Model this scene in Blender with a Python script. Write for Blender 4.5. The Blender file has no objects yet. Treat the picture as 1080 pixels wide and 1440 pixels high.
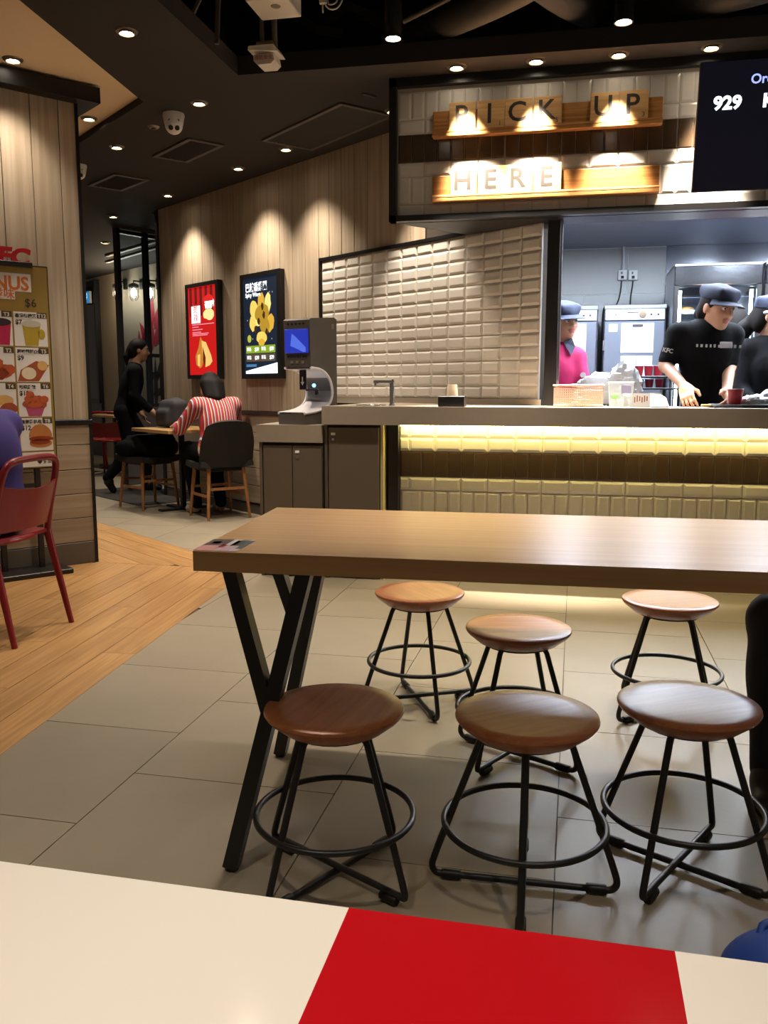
import bpy, math, random
import numpy as np
from mathutils import Vector, Matrix
from mathutils.geometry import tessellate_polygon
sin, cos, pi, radians, sqrt, atan2 = math.sin, math.cos, math.pi, math.radians, math.sqrt, math.atan2
rnd = random.Random(7)
scene = bpy.context.scene
COL = scene.collection

# ---------------------------------------------------------------- camera
IMG_W, IMG_H, FPX, CAM_H = 1080, 1440, 1216.0, 1.104
YAW, PITCH, ROLL = radians(12.387), radians(8.178), radians(0.07)
def cam_axes():
    f = Vector((-sin(YAW), cos(YAW), 0)); r = Vector((cos(YAW), sin(YAW), 0)); u = Vector((0, 0, 1))
    f2 = f*cos(PITCH) - u*sin(PITCH); u2 = u*cos(PITCH) + f*sin(PITCH)
    return r*cos(ROLL) + u2*sin(ROLL), u2*cos(ROLL) - r*sin(ROLL), f2
CR, CU, CF = cam_axes()
CAMPOS = Vector((0, 0, CAM_H))
cd = bpy.data.cameras.new('camera'); cam = bpy.data.objects.new('camera', cd); COL.objects.link(cam)
cd.sensor_fit = 'HORIZONTAL'; cd.sensor_width = 36.0; cd.lens = FPX/IMG_W*36.0; cd.clip_start = 0.02; cd.clip_end = 60
mw = Matrix.Identity(4)
for i in range(3):
    mw[i][0] = CR[i]; mw[i][1] = CU[i]; mw[i][2] = -CF[i]; mw[i][3] = CAMPOS[i]
cam.matrix_world = mw
scene.camera = cam
def ray(x, y): return CR*((x-540)/FPX) - CU*((y-720)/FPX) + CF
def atZ(x, y, z=0.0):
    d = ray(x, y); return CAMPOS + d*((z-CAM_H)/d.z)
def atY(x, y, Y):
    d = ray(x, y); return CAMPOS + d*(Y/d.y)
def atP(x, y, p, n):
    d = ray(x, y); p = Vector(p); n = Vector(n); return CAMPOS + d*((p-CAMPOS).dot(n)/d.dot(n))

# ---------------------------------------------------------------- world, exposure
wd = bpy.data.worlds.new('world'); scene.world = wd; wd.use_nodes = True
bg = wd.node_tree.nodes['Background']; bg.inputs[0].default_value = (1.0, 0.82, 0.62, 1); bg.inputs[1].default_value = 0.12
vs = scene.view_settings
vs.view_transform = 'Standard'; vs.look = 'None'; vs.exposure = 0.0; vs.gamma = 1.0; vs.use_curve_mapping = False
SPOT = 3.2       # overall strength of the ceiling spots
WARM = (1.0, 0.87, 0.72); COOL = (0.80, 0.90, 1.0)
def area_light(name, loc, size, power, color, rot=(0, 0, 0), size_y=None):
    l = bpy.data.lights.new(name, 'AREA'); l.energy = power; l.color = color; l.size = size
    if size_y: l.shape = 'RECTANGLE'; l.size_y = size_y
    o = bpy.data.objects.new(name, l); COL.objects.link(o); o.location = loc; o.rotation_euler = rot
    return o

# ---------------------------------------------------------------- materials
def lin(c):
    if isinstance(c, str):
        c = [int(c[i:i+2], 16)/255 for i in (0, 2, 4)]
    return tuple(((v/12.92) if v <= 0.04045 else ((v+0.055)/1.055)**2.4) for v in c) + (1.0,)
class NT:
    def __init__(s, name):
        s.m = bpy.data.materials.new(name); s.m.use_nodes = True; s.t = s.m.node_tree; s.b = s.t.nodes['Principled BSDF']
    def n(s, typ, **kw):
        o = s.t.nodes.new(typ)
        for k, v in kw.items(): setattr(o, k, v)
        return o
    def l(s, a, b): s.t.links.new(a, b)
    def set(s, **kw):
        for k, v in kw.items(): s.b.inputs[k.replace('_', ' ')].default_value = v
def pbr(name, col, rough=0.5, metal=0.0, var=0.0, vscale=6.0, bump=0.0, bscale=60.0, rand=0.0, spec=0.5, emit=None, es=0.0, alpha=1.0, trans=0.0, coat=0.0, stretch=(1, 1, 1)):
    N = NT(name); c = lin(col)
    N.set(Base_Color=c, Roughness=rough, Metallic=metal, Alpha=alpha)
    N.b.inputs['Specular IOR Level'].default_value = spec
    N.b.inputs['Transmission Weight'].default_value = trans
    N.b.inputs['Coat Weight'].default_value = coat
    if emit is not None:
        N.b.inputs['Emission Color'].default_value = lin(emit); N.b.inputs['Emission Strength'].default_value = es
    if var or bump or rand:
        tc = N.n('ShaderNodeTexCoord'); oi = N.n('ShaderNodeObjectInfo')
        ad = N.n('ShaderNodeVectorMath', operation='MULTIPLY_ADD')
        ad.inputs[1].default_value = stretch
        N.l(tc.outputs['Object'], ad.inputs[0])
        mu = N.n('ShaderNodeMath', operation='MULTIPLY'); mu.inputs[1].default_value = 37.0
        N.l(oi.outputs['Random'], mu.inputs[0]); N.l(mu.outputs[0], ad.inputs[2])
    if var or rand:
        hs = N.n('ShaderNodeHueSaturation'); hs.inputs['Color'].default_value = c
        val = N.n('ShaderNodeMath', operation='MULTIPLY_ADD'); val.inputs[1].default_value = 2*rand; val.inputs[2].default_value = 1.0-rand
        N.l(oi.outputs['Random'], val.inputs[0])
        out = val.outputs[0]
        if var:
            nz = N.n('ShaderNodeTexNoise'); nz.inputs['Scale'].default_value = vscale; nz.inputs['Detail'].default_value = 6
            N.l(ad.outputs[0], nz.inputs['Vector'])
            m2 = N.n('ShaderNodeMath', operation='MULTIPLY_ADD'); m2.inputs[1].default_value = 2*var; m2.inputs[2].default_value = -var
            N.l(nz.outputs['Fac'], m2.inputs[0])
            m3 = N.n('ShaderNodeMath', operation='ADD'); N.l(out, m3.inputs[0]); N.l(m2.outputs[0], m3.inputs[1]); out = m3.outputs[0]
        N.l(out, hs.inputs['Value']); N.l(hs.outputs[0], N.b.inputs['Base Color'])
    if bump:
        nb = N.n('ShaderNodeTexNoise'); nb.inputs['Scale'].default_value = bscale; nb.inputs['Detail'].default_value = 3
        N.l(ad.outputs[0], nb.inputs['Vector'])
        bp = N.n('ShaderNodeBump'); bp.inputs['Strength'].default_value = bump; bp.inputs['Distance'].default_value = 0.01
        N.l(nb.outputs['Fac'], bp.inputs['Height']); N.l(bp.outputs[0], N.b.inputs['Normal'])
    return N.m
def wood(name, c1, c2, axis='X', fine=90.0, length=3.0, rough=0.45, rand=0.08, bump=0.05, spec=0.4, lo=0.38, hi=0.66):
    N = NT(name)
    tc = N.n('ShaderNodeTexCoord'); oi = N.n('ShaderNodeObjectInfo')
    sc = [fine]*3; sc['XYZ'.index(axis)] = length
    ad = N.n('ShaderNodeVectorMath', operation='MULTIPLY_ADD'); ad.inputs[1].default_value = sc
    mu = N.n('ShaderNodeMath', operation='MULTIPLY'); mu.inputs[1].default_value = 173.0
    N.l(oi.outputs['Random'], mu.inputs[0]); N.l(tc.outputs['Object'], ad.inputs[0]); N.l(mu.outputs[0], ad.inputs[2])
    nz = N.n('ShaderNodeTexNoise'); nz.inputs['Scale'].default_value = 1.0; nz.inputs['Detail'].default_value = 5; nz.inputs['Distortion'].default_value = 0.6
    N.l(ad.outputs[0], nz.inputs['Vector'])
    cr = N.n('ShaderNodeValToRGB'); e = cr.color_ramp.elements
    e[0].position = lo; e[0].color = lin(c1); e[1].position = hi; e[1].color = lin(c2)
    N.l(nz.outputs['Fac'], cr.inputs[0])
    hs = N.n('ShaderNodeHueSaturation')
    val = N.n('ShaderNodeMath', operation='MULTIPLY_ADD'); val.inputs[1].default_value = 2*rand; val.inputs[2].default_value = 1.0-rand
    N.l(oi.outputs['Random'], val.inputs[0]); N.l(val.outputs[0], hs.inputs['Value']); N.l(cr.outputs[0], hs.inputs['Color'])
    N.l(hs.outputs[0], N.b.inputs['Base Color'])
    N.set(Roughness=rough); N.b.inputs['Specular IOR Level'].default_value = spec
    if bump:
        bp = N.n('ShaderNodeBump'); bp.inputs['Strength'].default_value = bump; bp.inputs['Distance'].default_value = 0.005
        N.l(nz.outputs['Fac'], bp.inputs['Height']); N.l(bp.outputs[0], N.b.inputs['Normal'])
    return N.m
def glow(name, col, strength):
    N = NT(name); N.set(Base_Color=(0, 0, 0, 1), Roughness=0.5)
    N.b.inputs['Emission Color'].default_value = lin(col); N.b.inputs['Emission Strength'].default_value = strength
    return N.m
def glass(name, col=(0.9, 0.95, 1.0), rough=0.02, alpha=0.12):
    N = NT(name)
    tr = N.n('ShaderNodeBsdfTransparent'); gl = N.n('ShaderNodeBsdfGlossy'); gl.inputs['Roughness'].default_value = rough
    tr.inputs[0].default_value = lin(col)
    mx = N.n('ShaderNodeMixShader'); mx.inputs[0].default_value = alpha
    N.l(tr.outputs[0], mx.inputs[1]); N.l(gl.outputs[0], mx.inputs[2])
    N.l(mx.outputs[0], N.t.nodes['Material Output'].inputs['Surface'])
    return N.m

# ---------------------------------------------------------------- mesh helpers
class MB:
    def __init__(s): s.v = []; s.f = []; s.mi = []; s.cur = 0
    def add(s, vs, fs, mi=None):
        o = len(s.v); s.v += [tuple(v) for v in vs]
        for f in fs: s.f.append(tuple(i+o for i in f)); s.mi.append(s.cur if mi is None else mi)
        return s
    def box(s, x0, x1, y0, y1, z0, z1, b=0.0, mi=None):
        if x0 > x1: x0, x1 = x1, x0
        if y0 > y1: y0, y1 = y1, y0
        if z0 > z1: z0, z1 = z1, z0
        if b <= 0:
            v = [(x, y, z) for x in (x0, x1) for y in (y0, y1) for z in (z0, z1)]
            return s.add(v, [(0, 1, 3, 2), (4, 6, 7, 5), (0, 4, 5, 1), (2, 3, 7, 6), (0, 2, 6, 4), (1, 5, 7, 3)], mi)
        b = min(b, (x1-x0)/2.01, (y1-y0)/2.01, (z1-z0)/2.01)
        v = []; idx = {}
        for ix in (0, 1):
            for iy in (0, 1):
                for iz in (0, 1):
                    X = (x0, x1)[ix]; Y = (y0, y1)[iy]; Z = (z0, z1)[iz]
                    sx = b*(1, -1)[ix]; sy = b*(1, -1)[iy]; sz = b*(1, -1)[iz]
                    for a, p in (('x', (X, Y+sy, Z+sz)), ('y', (X+sx, Y, Z+sz)), ('z', (X+sx, Y+sy, Z))):
                        idx[(ix, iy, iz, a)] = len(v); v.append(p)
        f = []
        g = lambda i, j, k, a: idx[(i, j, k, a)]
        for i in (0, 1):
            q = [g(i, 0, 0, 'x'), g(i, 1, 0, 'x'), g(i, 1, 1, 'x'), g(i, 0, 1, 'x')]; f.append(q if i else q[::-1])
            q = [g(0, i, 0, 'y'), g(0, i, 1, 'y'), g(1, i, 1, 'y'), g(1, i, 0, 'y')]; f.append(q if i else q[::-1])
            q = [g(0, 0, i, 'z'), g(1, 0, i, 'z'), g(1, 1, i, 'z'), g(0, 1, i, 'z')]; f.append(q if i else q[::-1])
        for i in (0, 1):
            for j in (0, 1):
                q = [g(i, j, 0, 'x'), g(i, j, 1, 'x'), g(i, j, 1, 'y'), g(i, j, 0, 'y')]; f.append(q if (i ^ j) else q[::-1])
                q = [g(i, 0, j, 'x'), g(i, 0, j, 'z'), g(i, 1, j, 'z'), g(i, 1, j, 'x')]; f.append(q if not (i ^ j) else q[::-1])
                q = [g(0, i, j, 'y'), g(1, i, j, 'y'), g(1, i, j, 'z'), g(0, i, j, 'z')]; f.append(q if not (i ^ j) else q[::-1])
        for i in (0, 1):
            for j in (0, 1):
                for k in (0, 1):
                    q = [g(i, j, k, 'x'), g(i, j, k, 'y'), g(i, j, k, 'z')]; f.append(q if (i+j+k) % 2 == 1 else q[::-1])
        return s.add(v, f, mi)
    def hexa(s, p, mi=None):   # 8 points: bottom loop 4, top loop 4
        return s.add(p, [(3, 2, 1, 0), (4, 5, 6, 7), (0, 1, 5, 4), (1, 2, 6, 5), (2, 3, 7, 6), (3, 0, 4, 7)], mi)
    def bar(s, a, b, w, h, up=(0, 0, 1), mi=None):   # square bar from a to b
        a, b, up = Vector(a), Vector(b), Vector(up); d = (b-a).normalized(); x = d.cross(up).normalized(); y = x.cross(d)
        c = [(-w/2, -h/2), (w/2, -h/2), (w/2, h/2), (-w/2, h/2)]
        return s.hexa([a+x*i+y*j for i, j in c]+[b+x*i+y*j for i, j in c], mi)
    def prism(s, poly, y0, y1, axes='XZ', mi=None):   # polygon in a plane, extruded along the third axis
        n = len(poly)
        def P(p, d):
            if axes == 'XZ': return (p[0], d, p[1])
            if axes == 'XY': return (p[0], p[1], d)
            return (d, p[0], p[1])
        v = [P(p, y0) for p in poly]+[P(p, y1) for p in poly]
        f = [tuple(range(n)), tuple(range(2*n-1, n-1, -1))]+[(i, i+n, (i+1) % n+n, (i+1) % n) for i in range(n)]
        return s.add(v, f, mi)
    def lathe(s, prof, n=24, c=(0, 0, 0), mi=None, cap=True, axis='Z'):   # prof: (r, z)
        v = []; f = []
        for r, z in prof:
            for i in range(n):
                a = 2*pi*i/n
                p = (r*cos(a), r*sin(a), z)
                if axis == 'Y': p = (p[0], z, p[1])
                if axis == 'X': p = (z, p[0], p[1])
                v.append((p[0]+c[0], p[1]+c[1], p[2]+c[2]))
        for k in range(len(prof)-1):
            for i in range(n):
                f.append((k*n+i, k*n+(i+1) % n, (k+1)*n+(i+1) % n, (k+1)*n+i))
        if cap:
            f.append(tuple(range(n))[::-1]); f.append(tuple((len(prof)-1)*n+i for i in range(n)))
        return s.add(v, f, mi)
    def tube(s, pts, r, n=10, closed=False, mi=None):
        pts = [Vector(p) for p in pts]; m = len(pts)
        rr = r if isinstance(r, (list, tuple)) else [r]*m
        v = []; f = []; prev = None
        for i, p in enumerate(pts):
            if closed: d = (pts[(i+1) % m]-pts[i-1])
            else: d = pts[min(i+1, m-1)]-pts[max(i-1, 0)]
            d.normalize()
            if prev is None:
                x = d.orthogonal().normalized()
            else:
                x = (prev-d*prev.dot(d)).normalized()
            prev = x; y = d.cross(x)
            for k in range(n):
                a = 2*pi*k/n; v.append(p+(x*cos(a)+y*sin(a))*rr[i])
        for i in range(m if closed else m-1):
            j = (i+1) % m
            off = 0
            if closed and j == 0:   # best matching offset
                off = min(range(n), key=lambda q: (Vector(v[q])-Vector(v[i*n])).length)
            for k in range(n):
                f.append((i*n+k, i*n+(k+1) % n, j*n+(k+1+off) % n, j*n+(k+off) % n))
        if not closed:
            f.append(tuple(range(n))[::-1]); f.append(tuple((m-1)*n+k for k in range(n)))
        return s.add(v, f, mi)
    def ball(s, c, r, nu=16, nv=10, mi=None):
        r = (r, r, r) if not isinstance(r, (tuple, list)) else r
        prof = [(sin(pi*k/nv), -cos(pi*k/nv)) for k in range(nv+1)]
        v = [(c[0], c[1], c[2]-r[2])]; f = []
        for k in range(1, nv):
            for i in range(nu):
                a = 2*pi*i/nu; v.append((c[0]+prof[k][0]*cos(a)*r[0], c[1]+prof[k][0]*sin(a)*r[1], c[2]+prof[k][1]*r[2]))
        v.append((c[0], c[1], c[2]+r[2]))
        for i in range(nu): f.append((0, 1+(i+1) % nu, 1+i))
        for k in range(nv-2):
            for i in range(nu): f.append((1+k*nu+i, 1+k*nu+(i+1) % nu, 1+(k+1)*nu+(i+1) % nu, 1+(k+1)*nu+i))
        L = len(v)-1; o = 1+(nv-2)*nu
        for i in range(nu): f.append((L, o+i, o+(i+1) % nu))
        return s.add(v, f, mi)
    def xf(s, M, start=0):
        for i in range(start, len(s.v)): s.v[i] = tuple(M @ Vector(s.v[i]))
        return s
    def mesh(s, name, mats, smooth=None):
        me = bpy.data.meshes.new(name); me.from_pydata(s.v, [], s.f)
        if not isinstance(mats, (list, tuple)): mats = [mats]
        for m in mats: me.materials.append(m)
        if len(mats) > 1: me.polygons.foreach_set('material_index', s.mi)
        me.validate(); me.update()
        fix_normals(me)
        if smooth is not None: shade(me, smooth)
        return me
    def build(s, name, mats, parent=None, smooth=None, loc=None, rot=None):
        return place(name, s.mesh(name, mats, smooth), parent, loc, rot)
import bmesh
def fix_normals(me):
    b = bmesh.new(); b.from_mesh(me); bmesh.ops.recalc_face_normals(b, faces=b.faces); b.to_mesh(me); b.free()
def shade(me, angle):
    me.polygons.foreach_set('use_smooth', [True]*len(me.polygons))
    try: me.set_sharp_from_angle(angle=radians(angle))
    except Exception: pass
def place(name, me, parent=None, loc=None, rot=None):
    o = bpy.data.objects.new(name, me); COL.objects.link(o)
    if parent is not None: o.parent = parent
    if loc is not None: o.location = loc
    if rot is not None: o.rotation_euler = rot if isinstance(rot, (tuple, list, Vector)) else (0, 0, rot)
    return o
def tag(o, label, cat, group=None):
    o['label'] = label; o['category'] = cat
    if group: o['group'] = group
    return o
def thing(name, label, cat, loc=(0, 0, 0), rotz=0.0, group=None, rot=None):
    o = bpy.data.objects.new(name, None); COL.objects.link(o); o.empty_display_size = 0.05
    o.location = loc; o.rotation_euler = rot if rot is not None else (0, 0, rotz)
    return tag(o, label, cat, group)
def struct(o): o['kind'] = 'structure'; return o
def copy_tree(o, parent=None):
    c = o.copy(); COL.objects.link(c); c.parent = parent
    for ch in o.children: copy_tree(ch, c)
    return c
_tc = {}
def text_mesh(s, size, mat, depth=0.0006, align='LEFT', off=0.0, sx=1.0, space=1.0):
    cu = bpy.data.curves.new('lettering', 'FONT'); cu.body = s; cu.size = size; cu.extrude = depth; cu.align_x = align; cu.offset = off; cu.space_character = space
    cu.resolution_u = 3
    o = bpy.data.objects.new('lettering', cu); COL.objects.link(o)
    dg = bpy.context.evaluated_depsgraph_get(); dg.update()
    me = bpy.data.meshes.new_from_object(o.evaluated_get(dg)); bpy.data.objects.remove(o); bpy.data.curves.remove(cu)
    me.materials.clear(); me.materials.append(mat)
    if sx != 1.0: me.transform(Matrix.Diagonal((sx, 1, 1, 1)))
    return me
def text(s, size, mat, parent, loc, rot=(pi/2, 0, 0), name='lettering', **kw):
    return place(name, text_mesh(s, size, mat, **kw), parent, loc, rot)
def smooth_path(pts, it=2, closed=False):
    pts = [Vector(p) for p in pts]
    for _ in range(it):
        q = []
        m = len(pts)
        if not closed: q.append(pts[0])
        for i in range(m if closed else m-1):
            a, b = pts[i], pts[(i+1) % m]; q += [a*.75+b*.25, a*.25+b*.75]
        if not closed: q.append(pts[-1])
        pts = q
    return pts
def circle(r, n, c=(0, 0, 0)): return [(c[0]+r*cos(2*pi*i/n), c[1]+r*sin(2*pi*i/n), c[2]) for i in range(n)]
# ---------------------------------------------------------------- soft-union surfaces for bodies and cloth
def _prim(p, X):
    k = p[0]
    if k == 'c':      # tapered capsule a, b, ra, rb
        a, b, ra, rb = np.array(p[1], np.float32), np.array(p[2], np.float32), p[3], p[4]
        ba = b-a; L2 = float(np.dot(ba, ba))+1e-9; pa = X-a
        h = np.clip((pa @ ba)/L2, 0, 1); d = pa-h[..., None]*ba
        return np.sqrt((d*d).sum(-1))-(ra+(rb-ra)*h)
    if k == 'e':      # ellipsoid centre, radii, rotation matrix or None
        c, r, R = np.array(p[1], np.float32), np.array(p[2], np.float32), p[3]
        q = X-c
        if R is not None: q = q @ np.array(R, np.float32)
        k0 = np.sqrt(((q/r)**2).sum(-1)); k1 = np.sqrt(((q/(r*r))**2).sum(-1))+1e-9
        return np.where(k0 < 1e-6, -r.min(), k0*(k0-1.0)/k1)
    if k == 'b':      # rounded box centre, half sizes, rotation, radius
        c, s, R, rr = np.array(p[1], np.float32), np.array(p[2], np.float32), p[3], p[4]
        q = X-c
        if R is not None: q = q @ np.array(R, np.float32)
        q = np.abs(q)-(s-rr); return np.sqrt((np.maximum(q, 0)**2).sum(-1))+np.minimum(q.max(-1), 0)-rr
def _bb(p):
    if p[0] == 'c':
        a, b = np.array(p[1]), np.array(p[2]); r = max(p[3], p[4]); return np.minimum(a, b)-r, np.maximum(a, b)+r
    if p[0] == 'e':
        c = np.array(p[1]); r = np.array(p[2]) if p[3] is None else np.full(3, max(p[2])); return c-r, c+r
    c = np.array(p[1]); r = np.array(p[2]) if p[3] is None else np.full(3, np.linalg.norm(p[2])); return c-r, c+r
def sdf_mesh(prims, res, k, mats, name, cuts=()):
    """prims: (shape tuple, material index, blend or None, 'add'|'sub'); cuts: (point, normal) keep the side the normal points to"""
    P = [(q if isinstance(q[0], tuple) else (q, 0)) for q in prims]
    P = [(q[0], q[1] if len(q) > 1 else 0, (q[2] if len(q) > 2 and q[2] is not None else k), q[3] if len(q) > 3 else 'add') for q in P]
    bbs = [_bb(q[0]) for q in P if q[3] == 'add']
    lo = np.min([b[0] for b in bbs], 0)-res*3; hi = np.max([b[1] for b in bbs], 0)+res*3
    n = np.ceil((hi-lo)/res).astype(int)+1
    V = np.full(tuple(n), 1.0, np.float32)
    ax = [lo[i]+res*np.arange(n[i]) for i in range(3)]
    for sh, mi, kk, op in P:
        b0, b1 = _bb(sh); mrg = kk+res*3
        i0 = np.maximum(((b0-mrg-lo)/res).astype(int), 0); i1 = np.minimum(((b1+mrg-lo)/res).astype(int)+2, n)
        if (i1 <= i0).any(): continue
        s = tuple(slice(a, b) for a, b in zip(i0, i1))
        X = np.stack(np.meshgrid(ax[0][s[0]], ax[1][s[1]], ax[2][s[2]], indexing='ij'), -1).astype(np.float32)
        d = _prim(sh, X); a = V[s]
        if op == 'add':
            h = np.maximum(kk-np.abs(a-d), 0)/kk if kk > 0 else 0; V[s] = np.minimum(a, d)-h*h*kk*0.25
        else:
            h = np.maximum(kk-np.abs(a+d), 0)/kk if kk > 0 else 0; V[s] = np.maximum(a, -d)+h*h*kk*0.25
    if cuts:
        X = np.stack(np.meshgrid(*ax, indexing='ij'), -1).astype(np.float32)
        for p, nn in cuts:
            nn = np.array(nn, np.float32); nn /= np.linalg.norm(nn); V = np.maximum(V, -((X-np.array(p, np.float32)) @ nn))
    ins = V < 0
    c = [ins[i:n[0]-1+i, j:n[1]-1+j, l:n[2]-1+l] for i in (0, 1) for j in (0, 1) for l in (0, 1)]
    cnt = sum(x.astype(np.int8) for x in c); act = (cnt > 0) & (cnt < 8)
    idx = np.argwhere(act); m = len(idx)
    vid = np.full(act.shape, -1, np.int64); vid[act] = np.arange(m)
    acc = np.zeros((m, 3)); num = np.zeros(m)
    cor = [(i, j, l) for i in (0, 1) for j in (0, 1) for l in (0, 1)]
    val = {q: V[idx[:, 0]+q[0], idx[:, 1]+q[1], idx[:, 2]+q[2]] for q in cor}
    for a in cor:
        for d in range(3):
            if a[d] == 0:
                b = list(a); b[d] = 1; b = tuple(b)
                va, vb = val[a], val[b]; msk = (va < 0) != (vb < 0)
                t = np.where(msk, va/np.where(msk, va-vb, 1), 0)
                pos = np.array(a, float)+t[:, None]*(np.array(b)-np.array(a)); acc[msk] += pos[msk]; num[msk] += 1
    verts = lo+res*(idx+acc/num[:, None])
    faces = []
    for d in range(3):
        u, v = (d+1) % 3, (d+2) % 3
        s0 = [slice(None)]*3; s1 = [slice(None)]*3; s0[d] = slice(0, -1); s1[d] = slice(1, None)
        A, B = ins[tuple(s0)], ins[tuple(s1)]; e = np.argwhere(A != B)
        e = e[(e[:, u] > 0) & (e[:, v] > 0) & (e[:, u] < n[u]-1) & (e[:, v] < n[v]-1)]
        fl = A[e[:, 0], e[:, 1], e[:, 2]]
        q = []
        for du, dv in ((-1, -1), (0, -1), (0, 0), (-1, 0)):
            g = e.copy(); g[:, u] += du; g[:, v] += dv; q.append(vid[g[:, 0], g[:, 1], g[:, 2]])
        q = np.stack(q, 1); q[~fl] = q[~fl][:, ::-1]; faces.append(q)
    faces = np.concatenate(faces); faces = faces[(faces >= 0).all(1)]
    me = bpy.data.meshes.new(name)
    me.vertices.add(m); me.vertices.foreach_set('co', verts.astype(np.float32).ravel())
    me.loops.add(len(faces)*4); me.loops.foreach_set('vertex_index', faces.astype(np.int32).ravel())
    me.polygons.add(len(faces)); me.polygons.foreach_set('loop_start', np.arange(0, len(faces)*4, 4, dtype=np.int32)); me.polygons.foreach_set('loop_total', np.full(len(faces), 4, np.int32))
    for mt_ in mats: me.materials.append(mt_)
    if len(mats) > 1:
        ctr_ = verts[faces].mean(1).astype(np.float32); best = np.full(len(faces), 1e9, np.float32); mi_ = np.zeros(len(faces), np.int32)
        for sh, mi, kk, op in P:
            if op != 'add': continue
            d = _prim(sh, ctr_); w = d < best; best[w] = d[w]; mi_[w] = mi
        me.polygons.foreach_set('material_index', mi_)
    me.polygons.foreach_set('use_smooth', np.ones(len(faces), bool))
    me.update(); me.validate()
    return me
# ================================================================ materials
M = {}
M['stone'] = pbr('floor_stone', '8c816e', 0.42, var=0.10, vscale=5, rand=0.05, bump=0.03, bscale=40, spec=0.35)
M['grout_floor'] = pbr('floor_joint', '5a5044', 0.8)
M['oak_floor'] = wood('oak_floor', '9c7447', 'b48a58', 'Y', 60, 2.2, 0.38, 0.08, 0.04)
M['oak_joint'] = pbr('oak_joint', '4a3522', 0.8)
M['wallwood'] = wood('whitewashed_plank', '9e8c75', 'b09f89', 'Z', 38, 1.2, 0.62, 0.06, 0.03)
M['wallboard'] = wood('whitewashed_board', '92806a', 'a4937d', 'X', 38, 1.2, 0.62, 0.05, 0.03)
M['groove'] = pbr('plank_groove', '3a3026', 0.9)
M['black'] = pbr('black_trim', '0f0d0c', 0.45, spec=0.4)
M['blackmetal'] = pbr('black_powder_coat', '141313', 0.42, spec=0.5, bump=0.02, bscale=300)
M['base'] = pbr('grey_skirting', '5d554b', 0.5)
M['ceil'] = pbr('dark_ceiling_paint', '241f1d', 0.85, var=0.05, vscale=3)
M['beigeceil'] = pbr('beige_ceiling_paint', 'e4cba8', 0.85, var=0.03, vscale=2)
M['void'] = pbr('void_paint', '151211', 0.9)
M['tile'] = pbr('white_glazed_tile', 'd6d0c6', 0.14, rand=0.025, spec=0.55, bump=0.04, bscale=14)
M['browntile'] = pbr('brown_glazed_tile', '4a3a2a', 0.18, rand=0.10, spec=0.5, bump=0.03, bscale=14)
M['grout'] = pbr('tile_grout', 'b5aea2', 0.8)
M['slab'] = pbr('counter_stone', '9c8f7f', 0.38, var=0.05, vscale=40, spec=0.45)
M['cab'] = pbr('taupe_laminate', '63574a', 0.5, var=0.03, vscale=8)
M['cabgap'] = pbr('cabinet_gap', '2c2620', 0.7)
M['chrome'] = pbr('chrome', 'd8d8d8', 0.12, 1.0)
M['steel'] = pbr('brushed_steel', 'b5b9c0', 0.28, 1.0, var=0.03, vscale=20, stretch=(1, 1, 30))
M['steelp'] = pbr('polished_steel', 'aeb2ba', 0.13, 1.0)
M['white'] = pbr('white_plastic', 'e6e4e0', 0.4)
M['paper'] = pbr('white_paper', 'e9ecef', 0.7)
M['kwall'] = pbr('kitchen_wall_tile', 'aab0b2', 0.35, rand=0.03)
M['kgrout'] = pbr('kitchen_grout', 'd5dadd', 0.7)
M['kceil'] = pbr('kitchen_ceiling', '9aa2b8', 0.45, spec=0.5)
M['farwall'] = pbr('far_plaster', 'b5a28c', 0.7, var=0.06, vscale=3)
M['lamp'] = glow('lamp_lens', 'fff0d8', 40.0)
M['lampcool'] = glow('lamp_lens_cool', 'f0f4ff', 40.0)

def clip_poly(poly, p, n):      # keep the side where (q-p).n >= 0
    out = []
    m = len(poly)
    for i in range(m):
        a, b = poly[i], poly[(i+1) % m]
        da = (a[0]-p[0])*n[0]+(a[1]-p[1])*n[1]; db = (b[0]-p[0])*n[0]+(b[1]-p[1])*n[1]
        if da >= 0: out.append(a)
        if (da >= 0) != (db >= 0):
            t = da/(da-db); out.append((a[0]+(b[0]-a[0])*t, a[1]+(b[1]-a[1])*t))
    return out
def poly_area(p): return abs(sum(p[i][0]*p[(i+1) % len(p)][1]-p[(i+1) % len(p)][0]*p[i][1] for i in range(len(p))))/2

# ================================================================ floor
floor = struct(MB().box(-11, 3.4, -2.5, 15, -0.12, -0.006).build('floor', M['grout_floor']))
B1 = (-1.670, 2.182); E1 = (-0.0913, 0.9958); N1 = (0.9958, 0.0913)      # wood edge, right-hand normal
K2 = (-2.547, 5.402); E2 = (-0.789, 0.615); N2 = (0.615, 0.789)            # far edge of the wood, outward normal
GAP = 0.0016
def floor_piece(name, poly, mat, axis=0.0):
    if len(poly) < 3 or poly_area(poly) < 0.003: return
    cx = sum(p[0] for p in poly)/len(poly); cy = sum(p[1] for p in poly)/len(poly)
    c, s = cos(-axis), sin(-axis)
    q = [((p[0]-cx)*c-(p[1]-cy)*s, (p[0]-cx)*s+(p[1]-cy)*c) for p in poly]
    b = MB().prism(q, -0.02, 0.0, 'XY')
    b.build(name, mat, floor, loc=(cx, cy, 0), rot=axis)
x0g, y0g, tg = -0.6125, 1.859, 0.600
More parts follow.
